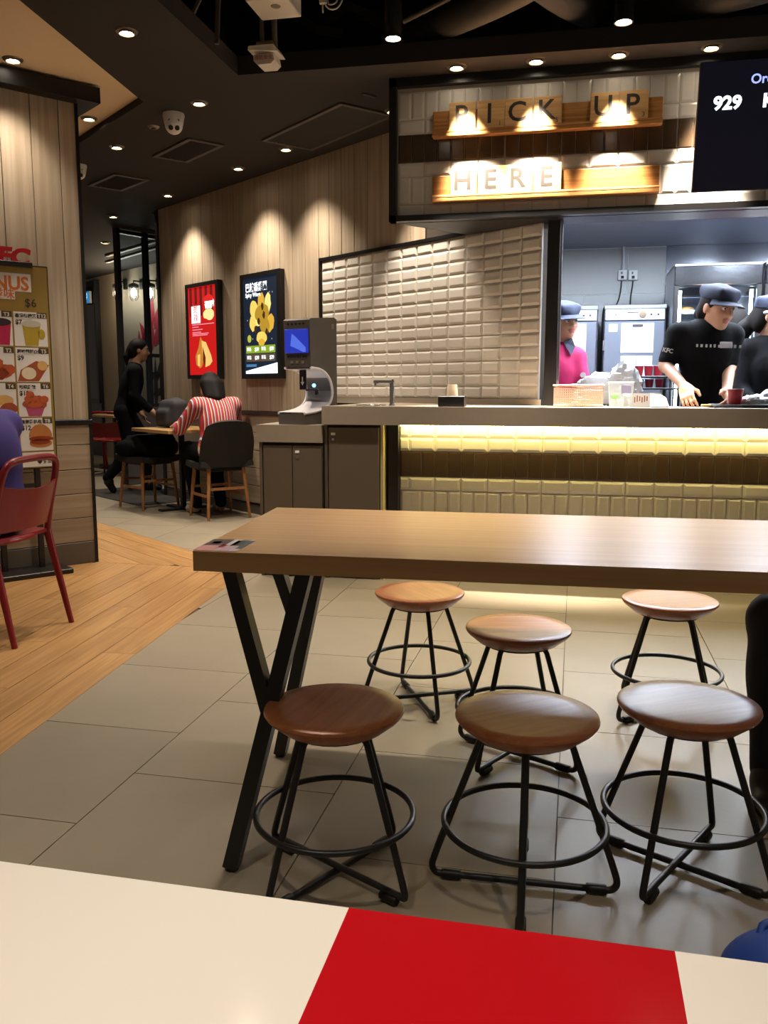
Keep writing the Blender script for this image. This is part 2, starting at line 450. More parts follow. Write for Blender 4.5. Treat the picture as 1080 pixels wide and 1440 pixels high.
for i in range(-6, 6):
    for j in range(-2, 11):
        xa = x0g+i*tg; ya = y0g+j*tg+(0.3 if i % 2 == 1 else 0.0)
        if i % 2 == 0: pass
        q = [(xa+GAP, ya+GAP), (xa+tg-GAP, ya+GAP), (xa+tg-GAP, ya+tg-GAP), (xa+GAP, ya+tg-GAP)]
        if ya > 7.6 or xa > 2.6: continue
        a = clip_poly(q, B1, N1)
        if len(a) >= 3 and poly_area(a) > 0.003:
            if ya < 4.95 or xa < -1.0: floor_piece('floor_tile', a, M['stone'])
        b = clip_poly(clip_poly(q, B1, (-N1[0], -N1[1])), K2, N2)
        if len(b) >= 3 and poly_area(b) > 0.003: floor_piece('floor_tile', b, M['stone'])
far = [(-10.8, 14.8), (-10.8, 6.5), (-3.9-0.3, 6.5), (-3.9, 7.65), (3.2, 7.65), (3.2, 14.8)]
farp = clip_poly([(-10.8, 14.8), (-10.8, 4.0), (-4.2125, 4.0), (-4.2125, 7.9), (-4.0, 7.9), (-4.0, 14.8)], K2, N2)
floor_piece('floor_slab', farp, M['stone'])
a1 = atan2(E1[1], E1[0])-pi/2
for k in range(0, 13):
    w = 0.148
    off0 = -k*w-w+GAP; off1 = -k*w-GAP
    ys = [-1.6+((k*0.37) % 1.0)]
    while ys[-1] < 5.6: ys.append(ys[-1]+1.2)
    for yy in range(len(ys)-1):
        t0, t1 = ys[yy]-B1[1]+GAP*.7, ys[yy+1]-B1[1]-GAP*.7
        q = [(B1[0]+N1[0]*o+E1[0]*t, B1[1]+N1[1]*o+E1[1]*t) for o, t in ((off0, t0), (off1, t0), (off1, t1), (off0, t1))]
        q = clip_poly(q, (0, 4.898), (0, -1)); q = clip_poly(q, K2, (-N2[0], -N2[1]))
        if q and min(p[0] for p in q) > -4.2: floor_piece('plank', q, M['oak_floor'], a1)
a2 = atan2(E2[1], E2[0])-pi/2
for k in range(0, 13):
    w = 0.148
    off0 = -k*w-w+GAP; off1 = -k*w-GAP
    ts = [-1.2+((k*0.41) % 1.0)]
    while ts[-1] < 4.6: ts.append(ts[-1]+1.2)
    for yy in range(len(ts)-1):
        t0, t1 = ts[yy]+GAP*.7, ts[yy+1]-GAP*.7
        q = [(K2[0]+N2[0]*o+E2[0]*t, K2[1]+N2[1]*o+E2[1]*t) for o, t in ((off0, t0), (off1, t0), (off1, t1), (off0, t1))]
        q = clip_poly(q, (0, 4.902), (0, 1)); q = clip_poly(q, B1, (-N1[0], -N1[1]))
        floor_piece('plank', q, M['oak_floor'], a2)

# ================================================================ plank wall (runs back to the left behind the counter)
WP = Vector((-2.735, 7.164, 0)); WROT = -atan2(0.6, 0.8)
WX = Vector((0.8, -0.6, 0)); WY = Vector((0.6, 0.8, 0))
def onW(x, y, off=0.0):     # pixel -> (local x, z) on the plank wall
    q = atP(x, y, WP-WY*off, WY); return (q-WP).dot(WX), q.z
def wpt(lx, ly, z): return WP+WX*lx+WY*ly+Vector((0, 0, z))
ZC = 2.83
wall = struct(MB().box(-1.66, 3.15, 0.0, 0.18, 0, ZC+0.06).build('wall_back', M['groove'], loc=WP, rot=WROT))
js = [-1.655, -1.417, -1.161, -1.0, -0.811, -0.60, -0.42, -0.242, -0.08, 0.087, 0.281, 0.457, 0.636, 0.81, 0.985, 1.12, 1.27, 1.42, 1.57, 1.72, 1.87, 2.02, 2.17]
for a, b in zip(js[:-1], js[1:]):
    MB().box(a+0.002, b-0.002, -0.014, 0, 0.905 if b < 1.03 else 2.05, ZC, 0.002).build('plank', M['wallwood'], wall)
MB().box(-1.655, 1.02, -0.028, 0, 0.872, 0.903, 0.002).build('rail', pbr('dark_rail', '2e241d', 0.5), wall)
zz = 0.095
for k in range(5):
    MB().box(-1.655, 1.0, -0.014, 0, zz+0.0025, zz+0.153, 0.002).build('board', M['wallboard'], wall); zz += 0.1555
MB().box(-1.655, 1.0, -0.020, 0, 0, 0.088, 0.002).build('skirting', M['base'], wall)
MB().box(-1.655, 1.0, -0.021, -0.012, 0.082, 0.09).build('skirting_edge', M['chrome'], wall)
MB().box(-1.70, -1.655, -0.03, 0.21, 0, ZC).build('end_trim', M['black'], wall)
# white tile panel on the wall
def bevel_tile(w, h, d=0.009, inset=0.011):
    b = MB(); x, z = w/2, h/2; xi, zi = x-inset, z-inset
    v = [(-x, 0, -z), (x, 0, -z), (x, 0, z), (-x, 0, z), (-x, -0.003, -z), (x, -0.003, -z), (x, -0.003, z), (-x, -0.003, z), (-xi, -d, -zi), (xi, -d, -zi), (xi, -d, zi), (-xi, -d, zi)]
    f = [(3, 2, 1, 0)]
    for o in (0, 4): f += [(i+o, (i+1) % 4+o, (i+1) % 4+o+4, i+o+4) for i in range(4)]
    f.append((8, 9, 10, 11)); b.add(v, f); return b
TW, TH, TGAP = 0.152, 0.0785, 0.0022
tileH = bevel_tile(TW-TGAP, TH-TGAP, 0.010, 0.016).mesh('wall_tile', M['tile'])
tx0, tx1, tz0, tz1 = 1.025, 3.155, 1.036, 2.057
MB().box(tx0, tx1, -0.012, 0, 0.99, tz1).build('tile_backing', M['grout'], wall)
ncol = 14
for i in range(ncol):
    for j in range(13):
        place('wall_tile', tileH, wall, (tx0+0.004+TW*(i+0.5), -0.012, tz1-TH*(j+0.5)))
fr = MB().box(tx0-0.022, tx0, -0.03, 0, 0.9, tz1+0.02).box(tx0-0.022, tx1+0.02, -0.03, 0, tz1, tz1+0.022)
fr.build('tile_frame', M['black'], wall)

# ================================================================ column with the menu (left)
CP = Vector((-2.964, 4.93, 0)); CROT = atan2(0.8, 0.6); CX = Vector((0.6, 0.8, 0)); CY = Vector((-0.8, 0.6, 0))
def onC(x, y, off=0.0):
    q = atP(x, y, CP-CY*off, CY); return (q-CP).dot(CX), q.z
col = struct(MB().box(-1.9, -0.004, 0.0, 0.45, 0, 2.86).build('wall_left', M['groove'], loc=CP, rot=CROT))
cj = [-1.9, -1.66, -1.49, -1.32, -1.145, -0.975, -0.80, -0.63, -0.457, -0.284, -0.12, -0.018]
for a, b in zip(cj[:-1], cj[1:]):
    MB().box(a+0.002, b-0.002, -0.014, 0, 0.905, 2.80, 0.002).build('plank', M['wallwood'], col)
MB().box(-1.9, 0, -0.026, 0, 0.875, 0.905, 0.002).build('rail', M['black'], col)
zs = [0.14, 0.293, 0.444, 0.597, 0.751, 0.875]
for a, b in zip(zs[:-1], zs[1:]):
    MB().box(-1.9, -0.018, -0.014, 0, a+0.002, b-0.002, 0.002).build('board', M['wallboard'], col)
MB().box(-1.9, -0.018, -0.018, 0, 0, 0.138, 0.002).build('skirting', M['base'], col)
MB().box(-0.022, -0.003, -0.022, 0.455, 0, 2.80).build('corner_trim', M['black'], col)
MB().box(-1.9, 0.10, -0.115, 0.5, 2.772, 2.86).build('crown', M['black'], col)

# ================================================================ ceiling
def slab_with_holes(name, outer, holes, z0, z1, mat):
    loops = [outer]+holes
    tri = tessellate_polygon([[Vector((p[0], p[1], 0)) for p in l] for l in loops])
    flat = [p for l in loops for p in l]; n = len(flat)
    b = MB(); v = [(p[0], p[1], z0) for p in flat]+[(p[0], p[1], z1) for p in flat]
    f = [tuple(t) for t in tri]+[tuple(i+n for i in t)[::-1] for t in tri]
    o = 0
    for l in loops:
        m = len(l)
        for i in range(m): f.append((o+i, o+(i+1) % m, o+(i+1) % m+n, o+i+n))
        o += m
    b.add(v, f); return struct(b.build(name, mat))
beige = [(-1.96, -2.0), (-2.638, 5.142), (-3.62, 5.95), (-6.4, 3.7), (-6.4, -2.0)]
VOID = [(-1.87, -2.2), (2.9, -2.2), (2.9, 4.90), (-1.90, 4.83)]
kx0 = -1.15
ceil = slab_with_holes('ceiling', [(-11, -2.4), (3.3, -2.4), (3.3, 5.30), (-0.25, 5.30), (-4.2, 8.27), (-4.2, 15), (-11, 15)], [VOID, beige], ZC, ZC+0.10, M['ceil'])
struct(MB().prism([(p[0], p[1]) for p in [(-1.9, -2.05), (-2.6, 5.2), (-3.6, 6.05), (-6.5, 3.75), (-6.5, -2.05)]], ZC+0.045, ZC+0.09, 'XY').build('ceiling_beige', M['beigeceil']))
struct(MB().box(-11, 3.4, -2.5, 15, 3.75, 3.85).build('ceiling_void', M['void']))
struct(MB().box(-2.6, 3.2, 6.4, 6.5, ZC+0.1, 3.75).build('wall_void', M['void']))

# ================================================================ far room
FP = Vector((-5.779, 11.499, 0))
fw = struct(MB().box(-6.5, 4.0, 0, 0.15, 0, ZC).build('wall_far', M['farwall'], loc=FP, rot=WROT))

# ================================================================ kitchen shell
KY = 8.2; KZ = 2.34
kw = struct(MB().box(-1.6, 3.0, KY, KY+0.12, 0, KZ+0.1).build('wall_kitchen', M['kgrout']))
kjx = {0: 0.02, 1: -0.33}
for r in range(6):
    z1 = KZ-0.01-0.40*r; z0 = max(z1-0.40+0.006, 0.0)
    x = -1.6+(0.05 if r % 2 else 0.42)-0.8
    while x < 3.0:
        xa, xb = max(x, -1.6), min(x+0.80-0.006, 3.0)
        if xb-xa > 0.03: MB().box(xa, xb, KY-0.008, KY, z0, z1-0.0, 0.002).build('wall_tile', M['kwall'], kw)
        x += 0.80
KPOLY = [(-0.10, 5.42), (3.0, 5.42), (3.0, KY+0.1), (-1.6, KY+0.1), (-1.6, 6.62)]
struct(MB().prism(KPOLY, KZ, KZ+0.08, 'XY').build('ceiling_kitchen', M['kceil']))
struct(MB().box(3.0, 3.1, 5.0, KY+0.1, 0, KZ+0.1).build('wall_right', M['kwall']))
struct(MB().prism(KPOLY, -0.006, 0.0, 'XY').build('floor_kitchen', pbr('kitchen_floor', '6a625a', 0.5)))
# ================================================================ service counter
CX0, CY0 = 0.5, 4.92
ctr = thing('service_counter', 'long stone-topped service counter with glowing tiled front below the kitchen opening', 'counter', (CX0, CY0, 0))
def loc_(mb): return mb.xf(Matrix.Translation((-CX0, -CY0, 0)))
XL, XR = -1.405, 2.6
def wally(x): return (4.0902-0.6*x)/0.8        # y of the plank wall at x
sl = [(XL, 4.745), (XR, 4.745), (XR, 5.26), (-0.10, 5.26), (-0.19, wally(-0.19)-0.045), (XL, wally(XL)-0.045)]
loc_(MB().prism(sl, 0.897, 1.0, 'XY')).build('worktop', M['slab'], ctr)
up = [(-0.2, wally(-0.2)-0.03), (XL, wally(XL)-0.03), (XL, wally(XL)-0.055), (-0.2, wally(-0.2)-0.055)]
loc_(MB().prism(up, 1.0, 1.036, 'XY')).build('upstand', M['slab'], ctr)
PX0 = -0.985
pan = loc_(MB().box(PX0, XR, 4.925, 5.0, 0, 0.90)).build('tile_panel', M['grout'], ctr)
tH = bevel_tile(0.152-TGAP, 0.077-TGAP, 0.010, 0.016).mesh('panel_tile', M['tile'])
tV = bevel_tile(0.076-TGAP, 0.152-TGAP, 0.010, 0.014).mesh('panel_tile_upright', M['tile'])
tB = bevel_tile(0.076-TGAP, 0.150-TGAP, 0.006, 0.008).mesh('brown_tile', M['browntile'])
rows = [('H', 0.742+0.077), ('H', 0.742), ('B', 0.592), ('H', 0.515), ('V', 0.363), ('H', 0.286), ('V', 0.134), ('H', 0.057)]
for typ, z in rows:
    if typ == 'H':
        x = PX0-0.10
        while x < XR-0.1:
            if x+0.02 > PX0-0.12:
                cx = x+0.076
                if cx-0.076 >= PX0-0.001: place('panel_tile', tH, pan, (cx-CX0, 4.925-CY0, z+0.0385))
                else:
                    w = x+0.152-PX0
                    if w > 0.02:
                        t = place('panel_tile', tH, pan, (PX0+w/2-CX0, 4.925-CY0, z+0.0385)); t.scale.x = w/0.152
            x += 0.152
    else:
        me = tV if typ == 'V' else tB
        x = PX0-0.10
        while x < XR-0.05:
            if x >= PX0-0.03: place('panel_tile' if typ == 'V' else 'brown_tile', me, pan, (max(x, PX0)+0.038-CX0, 4.925-CY0, z+0.076))
            x += 0.076
loc_(MB().box(PX0, XR, 4.915, 5.0, 0, 0.055)).build('kick_strip', M['base'], ctr)
loc_(MB().box(PX0-0.058, PX0, 4.86, 4.93, 0, 0.897)).build('post', M['blackmetal'], ctr)
loc_(MB().box(-1.075, -1.06, 4.80, 4.93, 0, 0.897)).build('return_panel', pbr('pale_return_panel', 'c9b98a', 0.5), ctr)
LEDS = glow('led_strip_glow', 'ffe890', 44.0)
loc_(MB().box(PX0+0.01, XR, 4.865, 4.885, 0.889, 0.897)).build('led_strip', LEDS, ctr)

# ---------------------------------------------------------------- cabinets left of the counter
def cabinet(name, label, x0, x1, y0, top, doors, slab_t, cap=True):
    cx = (x0+x1)/2
    t = thing(name, label, 'cabinet', (cx, y0, 0))
    T = Matrix.Translation((-cx, -y0, 0))
    yb = lambda x: wally(x)-0.05
    z1 = top-slab_t
    MB().prism([(x0, y0), (x1, y0), (x1, yb(x1)), (x0, yb(x0))], 0.06, z1, 'XY').xf(T).build('body', M['cabgap'], t)
    MB().prism([(x0+.02, y0+.05), (x1, y0+.05), (x1, yb(x1)-.05), (x0+.02, yb(x0)-.05)], 0.0, 0.06, 'XY').xf(T).build('plinth', M['base'], t)
    MB().box(x0, x0+0.018, y0-0.02, yb(x0), 0.0, z1, 0.001).xf(T).build('side_panel', M['cab'], t)
    if cap: MB().prism([(x0-.012, y0-.03), (x1, y0-.03), (x1, yb(x1)), (x0-.012, yb(x0))], z1, top, 'XY').xf(T).build('worktop', M['slab'], t)
    w = (x1-x0-0.024)/doors
    for i in range(doors):
        a = x0+0.022+i*w
        d = MB().box(a+0.002, a+w-0.002, y0-0.02, y0, 0.07, z1-0.018, 0.002).xf(T).build('door', M['cab'], t)
        if i == doors-1:
            kx = a+(0.03)
            MB().box(kx-0.012, kx+0.014, y0-0.023, y0-0.0195, z1-0.062, z1-0.047, 0.001).xf(T).build('tag', M['paper'], d)
            MB().lathe([(0.008, 0), (0.008, 0.004), (0.004, 0.005)], 12, axis='Y').xf(Matrix.Translation((kx-cx, -0.024, z1-0.085))).build('lock', M['chrome'], d)
    return t
cabinet('low_cabinet', 'low taupe cabinet with stone top under the sanitiser station', -1.79, XL-0.003, 4.78, 0.892, 2, 0.10)
cabinet('tall_cabinet', 'taupe cupboard below the tap, between low cabinet and lit tiles', XL+0.004, -1.077, 4.80, 0.897, 1, 0.0, cap=False)

# ================================================================ header with the pick-up sign
HX, HY = 0.5, 5.07
hd = thing('pickup_sign', 'black-framed tiled sign box with wooden letter racks above the counter', 'sign', (HX, HY, 2.05))
HT = Matrix.Translation((-HX, -HY, -2.05))
foot = [(-1.05, 5.12), (XR, 5.12), (XR, 5.34), (-0.28, 5.34), (-0.69, 5.575)]
MB().prism(foot, 2.05, ZC, 'XY').xf(HT).build('body', M['black'], hd)
fz0, fz1, fy = 2.052, ZC, 5.06
f = MB().box(-1.085, -1.045, fy, 5.13, fz0, fz1).box(-1.085, XR, fy, 5.13, fz0, fz0+0.032).box(-1.085, XR, fy, 5.13, fz1-0.048, fz1)
f.xf(HT).build('frame', M['blackmetal'], hd)
MB().box(-1.045, XR, 5.105, 5.125, fz0+0.03, fz1-0.04).xf(HT).build('tile_backing', M['grout'], hd)
sH = bevel_tile(0.152-TGAP, 0.077-TGAP, 0.007, 0.012).mesh('sign_tile', M['tile'])
sV = bevel_tile(0.0765-TGAP, 0.152-TGAP, 0.007, 0.012).mesh('sign_tile_upright', M['tile'])
sB = bevel_tile(0.0765-TGAP, 0.152-TGAP, 0.005, 0.006).mesh('sign_brown_tile', M['browntile'])
for typ, z in [('H', 2.09-0.02), ('V', 2.148), ('H', 2.301), ('B', 2.379), ('H', 2.532), ('V', 2.610)]:
    w = 0.153 if typ == 'H' else 0.0765
    x = -1.04
    me, h = {'H': (sH, 0.0385), 'V': (sV, 0.076), 'B': (sB, 0.076)}[typ]
    while x < 1.5:
        place('sign_tile' if typ != 'B' else 'brown_tile', me, hd, (x+w/2-HX, 5.105-HY, z+h-2.05)); x += w
# post below the sign at the end of the plank wall
tag(MB().box(-0.185, -0.115, 5.20, 5.27, 1.0, 2.05, 0.002).build('black_post', M['blackmetal']), 'square black post between tiled wall and kitchen opening', 'post')
tag(MB().box(-0.113, -0.100, 5.21, 5.255, 1.0, 2.05, 0.001).build('steel_edge_strip', M['steel']), 'thin steel strip along the black post by the kitchen', 'trim strip')

# wooden racks
OAK = wood('rack_oak', 'a06a34', 'c08a4c', 'X', 70, 3.0, 0.45, 0.03)
TILEW = wood('letter_tile_wood', 'c89a62', 'dfb57c', 'X', 60, 3.0, 0.42, 0.03)
INK = pbr('letter_ink', '2b2119', 0.6)
def rack(z, label):
    x0, x1 = -0.835, 0.405
    t = thing('letter_rack', label, 'rack', ((x0+x1)/2, 5.098, z)); c = (x0+x1)/2
    MB().box(x0-c, x1-c, -0.022, 0.0, 0.0, 0.145, 0.003).build('back_board', OAK, t)
    MB().box(x0-c, x1-c, -0.052, -0.022, 0.0, 0.02, 0.003).build('shelf', OAK, t)
    MB().box(x0-c, x1-c, -0.052, -0.043, 0.02, 0.034, 0.003).build('lip', OAK, t)
    return t
rack(2.497, 'upper wooden rack holding the letters PICK UP')
rack(2.148, 'lower wooden rack holding the letters HERE, right part empty')
def letter(ch, num, px, z, label):
    # centre x from pixel column on the letter plane
    x = atY(px, 160 if z > 2.4 else 250, 5.05).x
    t = thing('letter_tile', label, 'letter tile', (x, 5.066, z+0.0205), rot=(radians(-4), 0, 0), group='letter tiles on the wooden racks')
    w = 0.153
    MB().box(-w/2+0.0012, w/2-0.0012, -0.013, 0.0, 0.0, 0.162, 0.003).build('tile_body', TILEW, t)
    text(ch, 0.150, INK, t, (-0.008, -0.0132, 0.040), align='CENTER', name='letter', depth=0.0004, off=0.0022)
    if num: text(num, 0.034, INK, t, (w/2-0.026, -0.0132, 0.022), align='CENTER', name='number', depth=0.0004)
for ch, num, px in (('P', None, 650), ('I', '1', 690), ('C', None, 729), ('K', '5', 770), ('U', None, 850), ('P', '3', 891)):
    letter(ch, num, px, 2.497, 'wooden letter tile with a dark %s %s' % (ch, {'P': 'before the I' if px < 700 else 'after the U', 'I': 'between P and C', 'C': 'between I and K', 'K': 'at the end of PICK', 'U': 'at the start of UP'}[ch]))
for ch, num, px in (('H', None, 652), ('E', '1', 691), ('R', None, 729), ('E', '1', 770)):
    letter(ch, num, px, 2.148, 'wooden letter tile with a dark %s %s' % (ch, {'H': 'at the start of HERE', 'R': 'in HERE', 'E': 'between H and R' if px < 700 else 'at the end of HERE'}[ch]))

# order screen
SCR = glow('screen_dark', '0a0c1c', 0.55); SCRT = glow('screen_text', 'e8f4ff', 2.2); SCRB = glow('screen_text_blue', '9aa8ff', 1.6)
sx0 = 0.563; sc = thing('order_screen', 'tilted black order screen with collection numbers beside the pick-up sign', 'screen', (sx0+0.55, 5.0, 2.125), rot=(radians(12), 0, 0))
MB().box(-0.55, 0.55, 0.0, 0.045, 0, 0.62, 0.004).build('casing', M['black'], sc)
MB().box(-0.545, 0.545, -0.002, 0.001, 0.006, 0.614).build('display', SCR, sc)
text('929', 0.086, SCRT, sc, (-0.475, -0.0035, 0.395), off=0.0035, name='lettering', sx=1.05)
text('K4', 0.086, SCRT, sc, (-0.24, -0.0035, 0.395), off=0.0035)
text('Order', 0.062, SCRB, sc, (-0.305, -0.0035, 0.505), off=0.0012)
text('以下', 0.055, SCRB, sc, (-0.225, -0.0035, 0.565), off=0.0006)
MB().box(-0.02, 0.02, 0.045, 0.11, 0.25, 0.35).build('bracket', M['blackmetal'], sc)
# ================================================================ ceiling fittings
RING = pbr('lamp_ring', '8a7a66', 0.35, 0.6); RINGD = pbr('lamp_ring_dark', '2a2522', 0.5)
ring_me = MB().lathe([(0.036, 0.0), (0.036, -0.004), (0.052, -0.006), (0.055, 0.0)], 28, cap=False).mesh('trim_ring', RING, 40)
refl_me = MB().lathe([(0.0365, -0.002), (0.030, 0.014), (0.0, 0.014)], 24, cap=False).mesh('reflector', pbr('lamp_reflector', 'cfc4b0', 0.25, 0.7), 40)
def lens_mesh(m): return MB().lathe([(0.029, 0.0), (0.024, -0.006), (0.0, -0.008)], 24, cap=False).mesh('lens', m, 60)
lens_w = lens_mesh(M['lamp']); lens_c = lens_mesh(M['lampcool'])
def downlight(x, y, z, label, power=26, angle=62, blend=0.55, color=WARM, group='downlights in the dark ceiling', cool=False, tilt=(0, 0), soft=0.035):
    t = thing('downlight', label, 'ceiling light', (x, y, z), group=group)
    place('trim_ring', ring_me, t); place('reflector', refl_me, t, (0, 0, -0.012)); place('lens', lens_c if cool else lens_w, t, (0, 0, 0.001))
    l = bpy.data.lights.new('downlight_beam', 'SPOT'); l.energy = power*SPOT; l.color = color; l.spot_size = radians(angle); l.spot_blend = blend; l.shadow_soft_size = soft
    o = bpy.data.objects.new('downlight_beam', l); COL.objects.link(o); o.parent = t; o.location = (0, 0, -0.045); o.rotation_euler = (tilt[0], tilt[1], 0)
    return t
DK = 'round recessed downlight in the dark ceiling '
for px, lab, pw in (((178, 44), DK+'beside the beige ceiling recess', 45), ((280, 144), DK+'next to the dome camera', 45), ((164, 206), DK+'between the column and the square vents', 40),
                ((402, 209), DK+'at the end of the long slatted vent', 50), ((335, 236), DK+'above the gap left of the two light boxes', 50), ((236, 274), DK+'near the far end of the plank wall', 45),
                ((159, 304), DK+'in front of the glazed partition', 40), ((148, 341), DK+'beyond the glazed partition', 40)):
    p = atZ(px[0], px[1], ZC); downlight(p.x, p.y, ZC, lab, pw*0.9, 95, 1.0)
# row lighting the plank wall and the tile wall, hidden from here behind the sign
for px in ((402, 209), ):
    pass
for x, y, lab in ((-1.18, 5.62, DK+'above the wall of white tiles'), ):
    downlight(x, y, ZC, lab, 46, 64, 0.5)
for x, lab in ((-0.688, 'brass-ringed downlight over the letters P and I'), (-0.263, 'brass-ringed downlight over the letters C and K'), (0.163, 'brass-ringed downlight over the letters U and P'), (0.62, 'brass-ringed downlight over the order screen')):
    downlight(x, 4.955, ZC, lab, 190, 42, 0.6, tilt=(radians(6), radians(-9) if x < -0.5 else 0), group='downlights above the sign')
for px, lab in (((18, 83), 'round downlight in the beige ceiling over the menu column'), ((125, 166), 'round downlight in the beige ceiling behind the column crown')):
    p = atZ(px[0], px[1], ZC+0.045); downlight(p.x, p.y, ZC+0.045, lab, 17, 95, 1.0, group='downlights in the beige recess')
downlight(-2.55, 2.6, ZC+0.045, 'round downlight in the beige ceiling above the red chair', 24, 80, 0.6, group='downlights in the beige recess')
# cylinder spots hanging in the open ceiling
def can(p, label, power, tilt=(0, 0), color=WARM, angle=70):
    t = thing('cylinder_spotlight', label, 'spotlight', (p.x, p.y, p.z), group='black cylinder spots in the open ceiling')
    MB().lathe([(0.036, 0.0), (0.041, 0.0), (0.041, 0.17), (0.0, 0.17)], 28, cap=False).build('housing', M['blackmetal'], t, 40)
    MB().lathe([(0.036, 0.0), (0.03, 0.02), (0.0, 0.02)], 24, cap=False).build('reflector', pbr('spot_reflector', 'd0c6b4', 0.25, 0.7), t, 40)
    place('lens', lens_w, t, (0, 0, 0.012))
    MB().tube([(0, 0, 0.17), (0, 0, 3.75-p.z)], 0.008, 8).build('stem', M['blackmetal'], t)
    l = bpy.data.lights.new('spot_beam', 'SPOT'); l.energy = power*SPOT; l.color = color; l.spot_size = radians(angle); l.spot_blend = 0.6; l.shadow_soft_size = 0.03
    o = bpy.data.objects.new('spot_beam', l); COL.objects.link(o); o.parent = t; o.location = (0, 0, -0.02); o.rotation_euler = (tilt[0], tilt[1], 0)
can(atY(553, 55, 4.2), 'black cylinder spotlight near the left end of the sign', 32)
can(atY(877, 32, 4.2), 'black cylinder spotlight above the word UP', 32)
can(Vector((-1.1, 2.7, 2.72)), 'black cylinder spotlight above the wooden table end', 34)
can(Vector((0.35, 2.75, 2.72)), 'black cylinder spotlight above the middle of the wooden table', 40)
can(Vector((-0.9, 0.4, 2.72)), 'black cylinder spotlight above the white end of the glossy table', 31)
can(Vector((0.55, 0.5, 2.72)), 'black cylinder spotlight above the red part of the glossy table', 31)

# dome camera and small sensor
def dome(p, s, label):
    t = thing('dome_camera', label, 'camera', (p.x, p.y, p.z), rotz=0.45)
    MB().lathe([(0.0, 0.0), (0.058*s, 0.0), (0.060*s, -0.012*s), (0.050*s, -0.06*s)], 28, cap=False).build('mount', M['white'], t, 40)
    MB().ball((0, -0.006*s, -0.062*s), 0.049*s, 20, 12).build('eyeball', M['white'], t, 60)
    for sx in (-1, 1):
        MB().lathe([(0.0, -0.012), (0.013*s, -0.012), (0.013*s, 0.004)], 16, cap=False, axis='Y').xf(Matrix.Translation((sx*0.017*s, -0.041*s, -0.082*s)) @ Matrix.Rotation(radians(35), 4, 'X')).build('lens', M['black'], t, 40)
    MB().tube([(0.03*s*cos(a), -0.043*s-0.006*s*sin(a), -0.05*s+0.012*s*sin(a)) for a in np.linspace(0.2, pi-0.2, 8)], 0.003*s, 6).build('visor', RINGD, t)
p = atZ(244, 160, ZC); dome(p, 1.15, 'white dome security camera on the dark ceiling')
p = atZ(111, 232, ZC); dome(p, 1.0, 'white dome camera half hidden behind the column corner')
p = atZ(216, 178, ZC)
t = thing('smoke_sensor', 'flat round sensor on the dark ceiling beside the dome camera', 'sensor', (p.x, p.y, ZC))
MB().lathe([(0.0, -0.012), (0.03, -0.011), (0.04, 0.0)], 20, cap=False).build('base', RING, t, 40)
MB().lathe([(0.0, -0.02), (0.014, -0.018), (0.016, -0.011)], 16, cap=False).build('sensor_cap', RINGD, t, 40)
p = atZ(519, 133, ZC)
t = thing('ceiling_bracket', 'short pale plate on the dark ceiling near the sign', 'bracket', (p.x, p.y, ZC), rotz=0.9)
MB().box(-0.05, 0.05, -0.012, 0.012, -0.006, 0, 0.002).build('plate', RINGD, t); MB().box(-0.045, 0.045, -0.004, 0.004, -0.009, -0.006).build('groove_strip', RING, t)

# vents
VF = pbr('vent_frame', '4a4340', 0.6); VS = pbr('vent_slat', '1c1918', 0.6)
def vent(corners, nsl, label, along=0, fw_=0.035):
    pts = [atZ(x, y, ZC) for x, y in corners]; c = sum(pts, Vector())/4
    ex = ((pts[1]-pts[0])+(pts[2]-pts[3]))/2; L = ex.length; ex.normalize(); ey = Vector((-ex.y, ex.x, 0)); ww = abs(((pts[3]-pts[0])+(pts[2]-pts[1])).dot(ey)/2)
    t = thing('ceiling_vent', label, 'vent', (c.x, c.y, ZC), rotz=atan2(ex.y, ex.x))
    h, w = L/2, ww/2
    MB().box(-h, h, -w, -w+fw_, -0.012, 0, 0.002).box(-h, h, w-fw_, w, -0.012, 0, 0.002).box(-h, -h+fw_, -w+fw_, w-fw_, -0.012, 0, 0.002).box(h-fw_, h, -w+fw_, w-fw_, -0.012, 0, 0.002).build('frame', VF, t)
    for i in range(nsl):
        y = -w+fw_+(i+0.5)*(2*w-2*fw_)/nsl
        MB().bar((-h+fw_, y, -0.006), (h-fw_, y, -0.006), (2*w-2*fw_)/nsl*0.62, 0.003, (0, 0.5, 0.86)).build('slat', VS, t)
vent(((215, 218), (265, 193), (316, 203), (262, 228)), 9, 'square ceiling vent near the dome camera')
vent(((124, 259), (161, 243), (210, 252), (171, 268)), 9, 'square ceiling vent nearer the glazed partition')
vent(((366, 194), (484, 144), (551, 160), (440, 212)), 11, 'long slatted ceiling vent beside the plank wall', fw_=0.03)

# things in the open ceiling
DUCT = pbr('duct_grey', '3b3733', 0.6, 0.2); CON = pbr('conduit_grey', '5a534b', 0.5, 0.4)
def duct(name, label, pts, r, cat='duct', mat=None):
    pts = smooth_path(pts, 2); c = pts[0]
    o = MB().tube([p-c for p in pts], r, 16).build(name, mat or DUCT, smooth=50, loc=c); tag(o, label, cat); return o
duct('round_duct', 'grey round duct slanting up in the open ceiling above the sign end', [atY(560, 62, 5.5), atY(700, 2, 4.4), atY(800, -60, 3.6), atY(1150, -300, 2.6), atY(1700, -620, 2.4)], 0.075)
duct('bent_duct', 'grey bent duct elbow in the open ceiling between the two spots', [atY(760, -30, 4.2), atY(800, 2, 4.8), atY(848, 26, 5.6), atY(848, 90, 6.3)], 0.085)
duct('straight_duct', 'grey duct rising to the right in the open ceiling', [atY(850, 36, 5.4), atY(960, 8, 5.0), atY(1140, -40, 4.6), atY(1900, -260, 4.2)], 0.085)
duct('thin_conduit', 'thin dark conduit across the open ceiling by the sign end', [atY(568, 30, 4.6), atY(640, -6, 4.4), atY(720, -60, 4.2)], 0.012, 'pipe', CON)
